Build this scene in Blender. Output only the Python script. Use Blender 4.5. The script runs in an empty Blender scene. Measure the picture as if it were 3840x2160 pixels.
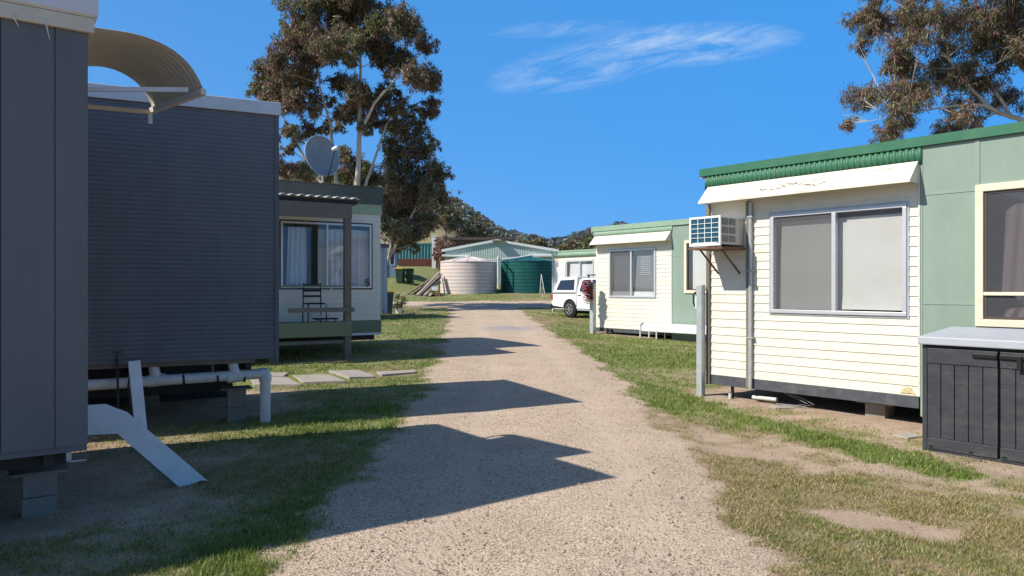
import bpy, bmesh, math, random
import numpy as np
from mathutils import Vector, Matrix, Quaternion

random.seed(7)
RNG = np.random.default_rng(11)
S = bpy.context.scene
COL = S.collection
R = math.radians

# ------------------------------------------------------------------ terrain
GY = [-80, 4, 9, 16, 22, 31, 40, 46, 50, 62, 80, 120, 150, 230]
GZ = [0, 0, 0, .12, .22, .39, .55, .84, 1.25, 2.1, 3.4, 8.0, 11.5, 17]
RX = [-600, -300, -150, -90, -46, -35, -23, -10, 0, 10, 25, 32, 45, 55, 80, 200, 500]
RZ = [60, 70, 72, 62, 50, 47, 39, 31, 28, 26, 23, 24, 28, 30, 34, 42, 40]

def sstep(a, b, x):
    t = np.clip((x - a) / (b - a), 0, 1)
    return t * t * (3 - 2 * t)

def vnoise(x, y, s, seed=0):
    x = np.asarray(x, float) / s + 1000; y = np.asarray(y, float) / s + 1000
    xi = np.floor(x); yi = np.floor(y); fx = x - xi; fy = y - yi
    fx = fx * fx * (3 - 2 * fx); fy = fy * fy * (3 - 2 * fy)
    def h(a, b):
        v = np.sin(a * 127.1 + b * 311.7 + seed * 74.7) * 43758.5453
        return v - np.floor(v)
    return (h(xi, yi) * (1 - fx) + h(xi + 1, yi) * fx) * (1 - fy) + (h(xi, yi + 1) * (1 - fx) + h(xi + 1, yi + 1) * fx) * fy

def fbm(x, y, s, seed=0, n=4):
    v = 0; a = .5; t = 0
    for i in range(n):
        v = v + a * vnoise(x, y, s, seed + i * 3); t += a; a *= .5; s *= .5
    return v / t

def zg(x, y):
    x = np.asarray(x, float); y = np.asarray(y, float)
    z = np.interp(y, GY, GZ)
    ang = x / np.maximum(y, 1)
    lowr = np.interp(y, [62, 80, 120, 150, 230], [2.1, 2.6, 3.6, 4.6, 9])
    kr = sstep(-.10, -.02, ang) * sstep(62, 70, y)
    z = z * (1 - kr) + np.minimum(lowr, z) * kr
    z = z - .09 * sstep(.9, 2.9, x) * (1 - sstep(34, 44, y))
    z = z + .75 * sstep(-4.5, -9, x) * sstep(44, 56, y)
    ridge = np.interp(x * 480 / np.maximum(y, 200), RX, RZ) + 4 * (fbm(x, y, 60, 5) - .5)
    t = sstep(190, 470, y)
    far = z * (1 - t) + ridge * t
    z = np.where(y > 190, far, z)
    z = z * (1 - sstep(620, 1500, y))
    near = (1 - sstep(40, 70, np.abs(y)))
    z = z + (fbm(x, y, 1.7, 2) - .5) * .035 * near * sstep(3.0, 5, y) * .6
    return z

def gz(x, y):
    return float(zg(x, y))

ROAD_Y = [2, 4.2, 7, 11, 15, 20, 28, 36, 41]
ROAD_L = [-1.5, -1.5, -1.38, -1.3, -1.5, -1.87, -2.4, -3.0, -3.6]
ROAD_R = [1.4, 1.53, 1.75, 2.0, 1.85, 1.5, .95, .45, .1]

def road_mask(x, y):
    n = (fbm(x, y, .9, 21) - .5) * .9 + (fbm(x, y, .22, 31) - .5) * .45
    l = np.interp(y, ROAD_Y, ROAD_L); r = np.interp(y, ROAD_Y, ROAD_R)
    d = np.minimum(x - l, r - x) + n * .75
    m = sstep(-.28, .3, d) * (1 - sstep(40.5, 41.5, y))
    yc = 43.2 + .02 * x
    d2 = 2.7 + np.where(x < -3, -.6, 0) - np.abs(y - yc) + n * 1.1
    m2 = sstep(-.2, .3, d2)
    return np.maximum(m, m2)

def seg_d(x, y, pts):
    best = np.full(np.shape(x), 1e9)
    for (ax, ay), (bx, by) in zip(pts[:-1], pts[1:]):
        dx, dy = bx - ax, by - ay; L = dx * dx + dy * dy
        t = np.clip(((x - ax) * dx + (y - ay) * dy) / L, 0, 1)
        best = np.minimum(best, np.hypot(x - ax - t * dx, y - ay - t * dy))
    return best

def grass_mask(x, y):
    """amount of grass 0..1 and how dry it is 0..1"""
    x = np.asarray(x, float); y = np.asarray(y, float)
    n = fbm(x, y, 1.1, 41); n2 = fbm(x, y, .35, 51); n4 = fbm(x, y, .12, 57, 2)
    w = (n - .5) * 1.15 + (n2 - .5) * .9 + (n4 - .5) * .5
    g = .72 + w * .7
    # right verge: bare by the cabin, a lush strip, bare, a dry strip, bare
    right = sstep(1.0, 1.6, x) * (1 - sstep(11.5, 13.5, y))
    strip = seg_d(x, y, [(2.2, 12.6), (2.75, 10.8), (3.3, 9.2), (3.75, 7.9), (4.1, 6.9)])
    a = (1 - sstep(.05, .5, strip + w * .5)) * (.55 + .9 * n2)
    a = np.maximum(a, (1 - sstep(.1, .55, seg_d(x, y, [(2.05, 12), (2.2, 10.4), (2.65, 9.2)]) + w * .5)) * (.4 + .9 * n2))
    xb = np.interp(y, [3, 5.07, 5.94, 7.24, 7.97, 9.78, 11], [4.3, 3.8, 3.5, 3.05, 2.3, 1.9, 1.6])
    b = sstep(-.25, .45, xb - x + w * .9) * (.80 + w * .55)
    c = (1 - sstep(.05, .4, seg_d(x, y, [(4.4, 6.5), (5.2, 6.1)]) + w * .5)) * .7
    gr = np.maximum(a, np.maximum(b, c))
    gr = np.maximum(gr, .16 + .5 * sstep(.42, .68, n2))
    hx_ = (x - 2.75) * .84 + (y - 5.4) * -.54; hy_ = (x - 2.75) * .54 + (y - 5.4) * .84
    gr = gr * sstep(.55, 1.25, np.hypot(hx_ / .62, hy_ / .27) + w * .7)
    hx_ = (x - 2.3) * .84 + (y - 7.7) * -.54; hy_ = (x - 2.3) * .54 + (y - 7.7) * .84
    gr = np.where(a > .4, gr, gr * sstep(.5, 1.3, np.hypot(hx_ / .5, hy_ / .2) + w * .8))
    g = g * (1 - right) + gr * right
    # left: thin and bare under the cabins
    lft = sstep(-1.6, -2.6, x) * (1 - sstep(9, 10.5, y))
    bare = sstep(-2.0, -3.3, x + (n - .5) * 2 + np.maximum(0, 5.4 - y) * 1.4) * (1 - sstep(6.9, 7.7, y - .35 * (x + 3)))
    g = g * (1 - lft * (1 - sstep(7.0, 7.8, y + .3 * (n - .5))) * (.05 + .5 * sstep(.42, .68, fbm(x, y, .8, 91) + .25 * (n2 - .5))))
    g = g * (1 - .75 * bare)
    u2 = sstep(-2.6, -3.4, x + (n - .5)) * sstep(9.3, 9.9, y - .45 * (x + 3)) * (1 - sstep(11.2, 11.9, y))
    g = g * (1 - .85 * u2)
    # under the right cabins
    for px, py in ((3.127, 11.57), (2.77, 24.2)):
        lx = (x - px) * .638 + (y - py) * -.77; ly = (x - px) * .77 + (y - py) * .638
        inside = sstep(-.45, .1, ly + (n - .5) * .8) * sstep(-.5, 0, lx) * (1 - sstep(9, 9.5, ly))
        g = g * (1 - inside)
    # paving row
    far = sstep(46, 52, y)
    g = g * (1 - far) + far * (.75 + .5 * (n - .5))
    g = np.clip(g, 0, 1) * (1 - sstep(.1, .85, road_mask(x, y) + (n4 - .5) * .6))
    d = .45 + (fbm(x, y, 2.3, 61) - .5) * 1.6
    d = d + .42 * right * (1 - a) - .38 * right * a
    d = d - .3 * sstep(12.5, 14, y) * sstep(1, 2, x)
    d = d - .2 * (1 - sstep(-1, 0, x)) + .36 * sstep(-1.3, -2.1, x) * (1 - sstep(9, 11, y))
    d = d + .5 * sstep(70, 110, y)
    d = np.where((y > 45) & (y < 60), d + .35 * sstep(-3, 1, x) - .3 * (1 - sstep(-3, 1, x)), d)
    return g, np.clip(d, 0, 1)

# ------------------------------------------------------------------ helpers
MATS = {}

def nodes_of(m):
    m.use_nodes = True
    return m.node_tree.nodes, m.node_tree.links

def mat(name, col, rough=.6, metal=0, var=.12, scale=6, bump=0, bscale=40, spec=.3, dirt=None, dirt_scale=2.0, dirt_amt=.5, stretch=(1, 1, 1), emit=None):
    """painted or raw surface: base colour with soft blotches, optional dirt, fine bump"""
    m = bpy.data.materials.new(name); n, l = nodes_of(m)
    b = n['Principled BSDF']
    b.inputs['Roughness'].default_value = rough; b.inputs['Metallic'].default_value = metal
    b.inputs['Specular IOR Level'].default_value = spec
    tc = n.new('ShaderNodeTexCoord'); mp = n.new('ShaderNodeMapping')
    mp.inputs['Scale'].default_value = stretch
    l.new(tc.outputs['Object'], mp.inputs['Vector'])
    nz = n.new('ShaderNodeTexNoise'); nz.inputs['Scale'].default_value = scale; nz.inputs['Detail'].default_value = 6
    nz.inputs['Roughness'].default_value = .65
    l.new(mp.outputs[0], nz.inputs['Vector'])
    rp = n.new('ShaderNodeValToRGB')
    e = rp.color_ramp.elements
    e[0].position = .28; e[1].position = .72
    e[0].color = (*[max(0, c * (1 - var)) for c in col], 1); e[1].color = (*[min(1, c * (1 + var)) for c in col], 1)
    l.new(nz.outputs['Fac'], rp.inputs['Fac'])
    out = rp.outputs['Color']
    if dirt:
        nd = n.new('ShaderNodeTexNoise'); nd.inputs['Scale'].default_value = dirt_scale; nd.inputs['Detail'].default_value = 9
        nd.inputs['Roughness'].default_value = .72
        l.new(mp.outputs[0], nd.inputs['Vector'])
        rd = n.new('ShaderNodeValToRGB'); rd.color_ramp.elements[0].position = .5; rd.color_ramp.elements[1].position = .74
        rd.color_ramp.elements[1].color = (dirt_amt,) * 3 + (1,)
        l.new(nd.outputs['Fac'], rd.inputs['Fac'])
        mx = n.new('ShaderNodeMix'); mx.data_type = 'RGBA'
        l.new(rd.outputs['Color'], mx.inputs['Factor']); l.new(out, mx.inputs[6]); mx.inputs[7].default_value = (*dirt, 1)
        out = mx.outputs[2]
    l.new(out, b.inputs['Base Color'])
    if bump:
        nb = n.new('ShaderNodeTexNoise'); nb.inputs['Scale'].default_value = bscale; nb.inputs['Detail'].default_value = 5
        l.new(mp.outputs[0], nb.inputs['Vector'])
        bp = n.new('ShaderNodeBump'); bp.inputs['Strength'].default_value = bump; bp.inputs['Distance'].default_value = .02
        l.new(nb.outputs['Fac'], bp.inputs['Height']); l.new(bp.outputs['Normal'], b.inputs['Normal'])
    MATS[name] = m
    return m

def glass_mat(name, tint=(.9, .95, 1), refl=.12, see=1.0):
    m = bpy.data.materials.new(name); n, l = nodes_of(m)
    n.remove(n['Principled BSDF'])
    t = n.new('ShaderNodeBsdfTransparent'); t.inputs['Color'].default_value = (*[c * see for c in tint], 1)
    g = n.new('ShaderNodeBsdfGlossy'); g.inputs['Roughness'].default_value = .02
    fr = n.new('ShaderNodeLayerWeight'); fr.inputs['Blend'].default_value = .5
    pw = n.new('ShaderNodeMath'); pw.operation = 'POWER'; pw.inputs[1].default_value = 4.5; l.new(fr.outputs['Facing'], pw.inputs[0])
    ad = n.new('ShaderNodeMath'); ad.operation = 'ADD'; ad.use_clamp = True; ad.inputs[1].default_value = refl; l.new(pw.outputs[0], ad.inputs[0])
    mx = n.new('ShaderNodeMixShader'); l.new(ad.outputs[0], mx.inputs[0]); l.new(t.outputs[0], mx.inputs[1]); l.new(g.outputs[0], mx.inputs[2])
    l.new(mx.outputs[0], n['Material Output'].inputs['Surface'])
    MATS[name] = m
    return m

def screen_mat(name, col, open_):
    m = bpy.data.materials.new(name); n, l = nodes_of(m)
    b = n['Principled BSDF']; b.inputs['Base Color'].default_value = (*col, 1); b.inputs['Roughness'].default_value = .8
    t = n.new('ShaderNodeBsdfTransparent'); mx = n.new('ShaderNodeMixShader'); mx.inputs[0].default_value = open_
    l.new(b.outputs[0], mx.inputs[1]); l.new(t.outputs[0], mx.inputs[2]); l.new(mx.outputs[0], n['Material Output'].inputs['Surface'])
    MATS[name] = m
    return m

def leaf_mat(name):
    m = bpy.data.materials.new(name); n, l = nodes_of(m)
    b = n['Principled BSDF']; b.inputs['Roughness'].default_value = .45; b.inputs['Specular IOR Level'].default_value = .35
    a = n.new('ShaderNodeAttribute'); a.attribute_name = 'tint'
    l.new(a.outputs['Color'], b.inputs['Base Color'])
    tr = n.new('ShaderNodeBsdfTranslucent'); l.new(a.outputs['Color'], tr.inputs['Color'])
    mx = n.new('ShaderNodeMixShader'); mx.inputs[0].default_value = .33
    l.new(b.outputs[0], mx.inputs[1]); l.new(tr.outputs[0], mx.inputs[2]); l.new(mx.outputs[0], n['Material Output'].inputs['Surface'])
    MATS[name] = m
    return m

class MB:
    def __init__(s):
        s.v = []; s.f = []
    def add(s, vs, fs):
        o = len(s.v); s.v += [tuple(p) for p in vs]; s.f += [tuple(i + o for i in f) for f in fs]
        return s
    def box(s, x0, x1, y0, y1, z0, z1):
        return s.add([(x0, y0, z0), (x1, y0, z0), (x1, y1, z0), (x0, y1, z0), (x0, y0, z1), (x1, y0, z1), (x1, y1, z1), (x0, y1, z1)],
                     [(0, 3, 2, 1), (4, 5, 6, 7), (0, 1, 5, 4), (1, 2, 6, 5), (2, 3, 7, 6), (3, 0, 4, 7)])
    def bar(s, p, q, w, h, up=(0, 0, 1)):
        p = Vector(p); q = Vector(q); d = (q - p).normalized(); u = Vector(up)
        if abs(d.dot(u)) > .98: u = Vector((0, 1, 0))
        a = d.cross(u).normalized() * (w / 2); b = a.cross(d).normalized() * (h / 2)
        vs = [p - a - b, p + a - b, p + a + b, p - a + b, q - a - b, q + a - b, q + a + b, q - a + b]
        return s.add(vs, [(0, 3, 2, 1), (4, 5, 6, 7), (0, 1, 5, 4), (1, 2, 6, 5), (2, 3, 7, 6), (3, 0, 4, 7)])
    def tube(s, pts, r, n=10, cap=True):
        pts = [Vector(p) for p in pts]; rs = r if isinstance(r, (list, tuple)) else [r] * len(pts)
        rings = []; prev = None
        for i, p in enumerate(pts):
            d = (pts[min(i + 1, len(pts) - 1)] - pts[max(i - 1, 0)]).normalized()
            if prev is None:
                a = d.cross(Vector((0, 0, 1)))
                if a.length < .05: a = d.cross(Vector((0, 1, 0)))
            else:
                a = prev - d * prev.dot(d)
            a.normalize(); prev = a; b = d.cross(a)
            rings.append([p + (a * math.cos(2 * math.pi * k / n) + b * math.sin(2 * math.pi * k / n)) * rs[i] for k in range(n)])
        vs = [q for rg in rings for q in rg]; fs = []
        for i in range(len(pts) - 1):
            for k in range(n):
                k2 = (k + 1) % n
                fs.append((i * n + k, i * n + k2, (i + 1) * n + k2, (i + 1) * n + k))
        if cap:
            fs.append(tuple(range(n))[::-1]); fs.append(tuple((len(pts) - 1) * n + k for k in range(n)))
        return s.add(vs, fs)
    def lathe(s, prof, n=24, c=(0, 0, 0), axis='z', cap=True):
        vs = []; fs = []
        for r, z in prof:
            for k in range(n):
                a = 2 * math.pi * k / n; x, y = r * math.cos(a), r * math.sin(a)
                p = (x, y, z) if axis == 'z' else ((x, z, y) if axis == 'y' else (z, x, y))
                vs.append((p[0] + c[0], p[1] + c[1], p[2] + c[2]))
        for i in range(len(prof) - 1):
            for k in range(n):
                k2 = (k + 1) % n
                fs.append((i * n + k, i * n + k2, (i + 1) * n + k2, (i + 1) * n + k))
        if cap and prof[0][0] > 1e-6: fs.append(tuple(range(n))[::-1])
        if cap and prof[-1][0] > 1e-6: fs.append(tuple((len(prof) - 1) * n + k for k in range(n)))
        return s.add(vs, fs)
    def prism(s, poly, y0, y1):
        """polygon in x,z; y0/y1 numbers or functions of (x,z)"""
        f0 = y0 if callable(y0) else (lambda x, z: y0); f1 = y1 if callable(y1) else (lambda x, z: y1)
        n = len(poly)
        vs = [(x, f0(x, z), z) for x, z in poly] + [(x, f1(x, z), z) for x, z in poly]
        fs = [tuple(range(n)), tuple(range(2 * n - 1, n - 1, -1))] + [(i, (i + 1) % n, n + (i + 1) % n, n + i) for i in range(n)]
        return s.add(vs, fs)
    def strip(s, prof, axis, a, b):
        """sheet swept along an axis: prof = list of (u,v) in the two other axes"""
        n = len(prof)
        if axis == 'x': vs = [(a, u, v) for u, v in prof] + [(b, u, v) for u, v in prof]
        elif axis == 'y': vs = [(u, a, v) for u, v in prof] + [(u, b, v) for u, v in prof]
        else: vs = [(u, v, a) for u, v in prof] + [(u, v, b) for u, v in prof]
        return s.add(vs, [(i, i + 1, n + i + 1, n + i) for i in range(n - 1)])
    def build(s, name, m, parent=None, smooth=False, bevel=0, thick=0, label=None):
        me = bpy.data.meshes.new(name); off = ROOTZ.get(root_of(parent), 0) if parent else 0
        me.from_pydata([(x, y, z - off) for x, y, z in s.v], [], s.f)
        me.update()
        bm = bmesh.new(); bm.from_mesh(me); bmesh.ops.recalc_face_normals(bm, faces=bm.faces); bm.to_mesh(me); bm.free()
        o = bpy.data.objects.new(name, me); COL.objects.link(o)
        me.materials.append(MATS[m] if isinstance(m, str) else m)
        if parent: o.parent = parent
        if smooth:
            for p in me.polygons: p.use_smooth = True
            me.set_sharp_from_angle(angle=R(40))
        if thick:
            md = o.modifiers.new('thickness', 'SOLIDIFY'); md.thickness = thick; md.offset = 0
        if bevel:
            md = o.modifiers.new('bevel', 'BEVEL'); md.width = bevel; md.segments = 2; md.limit_method = 'ANGLE'; md.angle_limit = R(35)
        if label: o['label'] = label
        return o

ROOTZ = {}
def root_of(o):
    while o is not None and o.parent is not None: o = o.parent
    return o.name if o else None

def tag(o, label, cat, group=None):
    o['label'] = label; o['category'] = cat
    if group: o['group'] = group
    return o

def thing(name, label, cat, loc, rot=0, group=None, zlocal=False):
    o = bpy.data.objects.new(name, None); COL.objects.link(o)
    o.location = loc; o.rotation_euler = (0, 0, rot); o.empty_display_size = .2
    ROOTZ[o.name] = 0 if zlocal else loc[2]
    return tag(o, label, cat, group)

def boards(x0, x1, z0, z1, pitch, y=0, lip=.014, holes=(), rev=False):
    """lapped boards facing -y with holes (hx0,hx1,hz0,hz1)"""
    mb = MB(); z = z0
    cuts = sorted({z0, z1} | {h[2] for h in holes} | {h[3] for h in holes})
    zs = []
    while z < z1 - 1e-6:
        zs.append((z, min(z + pitch, z1))); z += pitch
    for a, b in zs:
        cs = [a] + [c for c in cuts if a + 1e-4 < c < b - 1e-4] + [b]
        full = a + pitch
        yy = lambda q: y - lip * (1 - (q - a) / pitch)
        for c, d in zip(cs[:-1], cs[1:]):
            segs = [(x0, x1)]
            for hx0, hx1, hz0, hz1 in holes:
                if c >= hz0 - 1e-4 and d <= hz1 + 1e-4:
                    ns = []
                    for p, q in segs:
                        if hx0 > p: ns.append((p, min(q, hx0)))
                        if hx1 < q: ns.append((max(p, hx1), q))
                    segs = [t for t in ns if t[1] - t[0] > 1e-4]
            for p, q in segs:
                mb.add([(p, yy(c), c), (q, yy(c), c), (q, yy(d), d), (p, yy(d), d)], [(0, 1, 2, 3)])
                if c == a: mb.add([(p, yy(c), c), (p, y, c), (q, y, c), (q, yy(c), c)], [(0, 1, 2, 3)])
    return mb

def panel_with_hole(x0, x1, z0, z1, y, h):
    mb = MB(); hx0, hx1, hz0, hz1 = h
    for a, b, c, d in ((x0, hx0, z0, z1), (hx1, x1, z0, z1), (hx0, hx1, z0, hz0), (hx0, hx1, hz1, z1)):
        if b - a > 1e-3 and d - c > 1e-3: mb.box(a, b, y, y + .02, c, d)
    return mb

def wave(a, b, pitch, amp, y, per=8):
    n = max(2, int((b - a) / pitch * per)); return [(a + (b - a) * i / n, y + amp * math.sin(2 * math.pi * (a + (b - a) * i / n) / pitch)) for i in range(n + 1)]

def frame_rect(mb, x0, x1, z0, z1, w, y0, y1):
    mb.box(x0, x1, y0, y1, z1 - w, z1); mb.box(x0, x1, y0, y1, z0, z0 + w)
    mb.box(x0, x0 + w, y0, y1, z0 + w, z1 - w); mb.box(x1 - w, x1, y0, y1, z0 + w, z1 - w)
    return mb

# ------------------------------------------------------------------ materials
mat('cream_boards', (.735, .70, .59), .5, var=.05, scale=3, dirt=(.5, .42, .28), dirt_scale=2.2, dirt_amt=.35, stretch=(1, 1, 3))
mat('cream_metal', (.74, .69, .57), .5, var=.07, scale=4, dirt=(.33, .25, .16), dirt_scale=3.5, dirt_amt=.55, stretch=(.6, 1, 2))
mat('cream_wood', (.74, .66, .5), .55, var=.06, dirt=(.45, .36, .22), dirt_amt=.4)
mat('green_roof', (.045, .155, .085), .42, var=.12, scale=3, dirt=(.16, .22, .15), dirt_amt=.35)
mat('pale_green_roof', (.26, .38, .27), .5, var=.12, scale=3, dirt=(.3, .33, .25), dirt_amt=.5)
mat('sage_panel', (.235, .31, .25), .6, var=.06, scale=1.6, dirt=(.34, .38, .33), dirt_scale=1.2, dirt_amt=.45, stretch=(2.2, 1, .6))
mat('sage_batten', (.25, .325, .265), .6, var=.05)
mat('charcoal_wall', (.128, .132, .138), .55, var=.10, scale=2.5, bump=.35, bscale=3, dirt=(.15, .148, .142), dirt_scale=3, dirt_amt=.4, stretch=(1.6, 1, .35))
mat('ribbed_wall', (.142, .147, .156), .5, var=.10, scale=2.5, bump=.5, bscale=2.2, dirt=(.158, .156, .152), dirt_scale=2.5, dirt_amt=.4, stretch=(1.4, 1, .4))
mat('white_fascia', (.62, .62, .62), .45, var=.05, dirt=(.4, .37, .33), dirt_amt=.5, scale=3)
mat('cream_fascia', (.6, .54, .42), .6, var=.08, dirt=(.3, .26, .2), dirt_amt=.6)
mat('white_paint', (.72, .73, .74), .45, var=.05, dirt=(.45, .42, .36), dirt_amt=.4, dirt_scale=5)
mat('pvc', (.6, .6, .58), .35, var=.06, dirt=(.3, .27, .22), dirt_amt=.5, dirt_scale=4)
mat('steel_beam', (.075, .08, .092), .55, var=.25, scale=5, dirt=(.22, .2, .18), dirt_scale=6, dirt_amt=.5)
mat('dark_steel', (.03, .03, .032), .6, var=.2)
mat('black_plastic', (.015, .015, .016), .45, var=.15)
mat('galv', (.46, .50, .505), .42, metal=.3, var=.14, scale=9, dirt=(.25, .26, .25), dirt_amt=.4)
mat('rust', (.16, .085, .05), .8, var=.35, scale=9, bump=.3)
mat('weathered_wood', (.2, .165, .125), .8, var=.25, scale=5, stretch=(1, 1, .15), bump=.25)
mat('grey_timber', (.28, .24, .2), .8, var=.25, scale=6, bump=.2)
mat('olive_paint', (.17, .15, .115), .6, var=.12, scale=3, dirt=(.09, .085, .07), dirt_amt=.4)
mat('porch_green', (.18, .22, .14), .6, var=.14, scale=4, dirt=(.1, .11, .08), dirt_amt=.5)
mat('porch_timber', (.16, .155, .13), .75, var=.2, scale=6, stretch=(.3, 1, 1), bump=.15)
mat('dark_green_roof', (.095, .10, .078), .5, var=.15, scale=3)
mat('pale_green_strip', (.36, .42, .27), .6, var=.07)
mat('concrete', (.36, .32, .28), .85, var=.14, scale=8, bump=.25, bscale=60, dirt=(.22, .18, .14), dirt_amt=.5)
mat('dark_block', (.25, .215, .18), .9, var=.2, scale=8, bump=.4, bscale=90, dirt=(.11, .09, .07), dirt_amt=.5)  # darker, browner block colour for the piers of the left row
mat('block', (.3, .27, .235), .9, var=.14, scale=10, bump=.4, bscale=90, dirt=(.18, .14, .1), dirt_amt=.5)
mat('alu', (.62, .63, .64), .35, metal=.35, var=.05)
mat('dark_alu', (.09, .07, .055), .45, var=.1)
mat('blind', (.66, .65, .62), .8, var=.05, scale=2.5, dirt=(.55, .52, .46), dirt_amt=.4)
mat('curtain', (.68, .67, .66), .85, var=.08, scale=3)
mat('grey_blind', (.17, .18, .2), .8, var=.1, scale=3)
mat('lightening_board', (.34, .31, .33), .8, var=.05)
mat('pale_slat', (.33, .34, .36), .7, var=.05)
mat('pink_curtain', (.40, .31, .30), .85, var=.08, scale=3)
mat('interior', (.10, .09, .08), .9, var=.1)
mat('ac_body', (.62, .59, .52), .5, var=.05, dirt=(.4, .34, .26), dirt_amt=.4)
mat('ac_frame', (.78, .78, .74), .45, var=.04)
mat('ac_fins', (.035, .16, .24), .45, metal=.3, var=.2, scale=12)
mat('box_plastic', (.048, .05, .056), .5, var=.22, scale=4, bump=.15, bscale=30, dirt=(.12, .115, .11), dirt_scale=3, dirt_amt=.55, stretch=(1, 1, 2.5))
mat('box_lid', (.42, .44, .48), .5, var=.05, scale=5, dirt=(.33, .32, .31), dirt_amt=.4)
mat('dish', (.27, .28, .29), .45, var=.08, dirt=(.1, .1, .1), dirt_amt=.4)
mat('tank_cream', (.66, .56, .51), .5, var=.05, scale=1.5, dirt=(.6, .45, .28), dirt_scale=.6, dirt_amt=.35)
mat('tank_green', (.012, .095, .085), .4, var=.14, scale=1.5, dirt=(.05, .17, .14), dirt_amt=.4)
mat('shed_sheet', (.42, .50, .45), .45, var=.05, scale=1.5)
mat('shed_trim', (.68, .70, .66), .5, var=.05)
mat('container_teal', (.09, .24, .24), .5, var=.15, scale=2, dirt=(.18, .14, .1), dirt_amt=.35)
mat('brick', (.16, .065, .045), .8, var=.4, scale=6)
mat('brown_roof', (.10, .07, .06), .6, var=.2, scale=2)
mat('bluegrey_wall', (.3, .36, .42), .6, var=.08)
mat('car_white', (.74, .74, .73), .22, var=.02, spec=.5)
mat('car_dark', (.012, .013, .015), .45, var=.1)
mat('car_glass', (.02, .025, .04), .06, var=.1, spec=.8)
mat('tyre', (.018, .018, .018), .8, var=.15)
mat('rim', (.38, .38, .4), .3, metal=.7, var=.05)
mat('tail_lamp', (.4, .02, .015), .3, var=.1)
mat('bin_green', (.02, .05, .03), .5, var=.15)
mat('bin_grey', (.10, .13, .15), .5, var=.1)
mat('lid_yellow', (.72, .42, .03), .45, var=.06)
mat('bark_pale', (.50, .43, .35), .75, var=.3, scale=2.2, stretch=(1, 1, .3), dirt=(.22, .15, .11), dirt_amt=.6, dirt_scale=1.2)
mat('bark_dark', (.16, .12, .1), .85, var=.3, scale=4)
mat('red_flower', (.62, .16, .17), .6, var=.5, scale=14)
mat('terracotta', (.35, .12, .06), .8, var=.1)
mat('plate_gold', (.55, .48, .25), .5, var=.5, scale=40)
mat('number_black', (.01, .01, .012), .5, var=.05)
mat('awning_tan', (.60, .555, .47), .5, var=.08, scale=2, dirt=(.40, .34, .25), dirt_amt=.45)
mat('cable_grey', (.2, .2, .2), .7, var=.3)
glass_mat('glass', (.985, .99, .99), refl=.095)
glass_mat('glass_dark', (.95, .97, .98), refl=.05)
screen_mat('flyscreen', (.17, .17, .175), .74)
screen_mat('flyscreen_light', (.12, .12, .13), .72)
leaf_mat('leaves'); leaf_mat('grass_blades')

# ------------------------------------------------------------------ ground sheet
def axis_steps(lo, hi, fine_lo, fine_hi, step, growth, maxstep):
    pos = list(np.arange(fine_lo, fine_hi + 1e-6, step)); s = step; p = pos[-1]
    while p < hi:
        s = min(s * growth, maxstep(p)); p += s; pos.append(p)
    s = step; p = pos[0]; left = []
    while p > lo:
        s = min(s * growth, maxstep(abs(p))); p -= s; left.append(p)
    return np.array(left[::-1] + pos)

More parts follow.
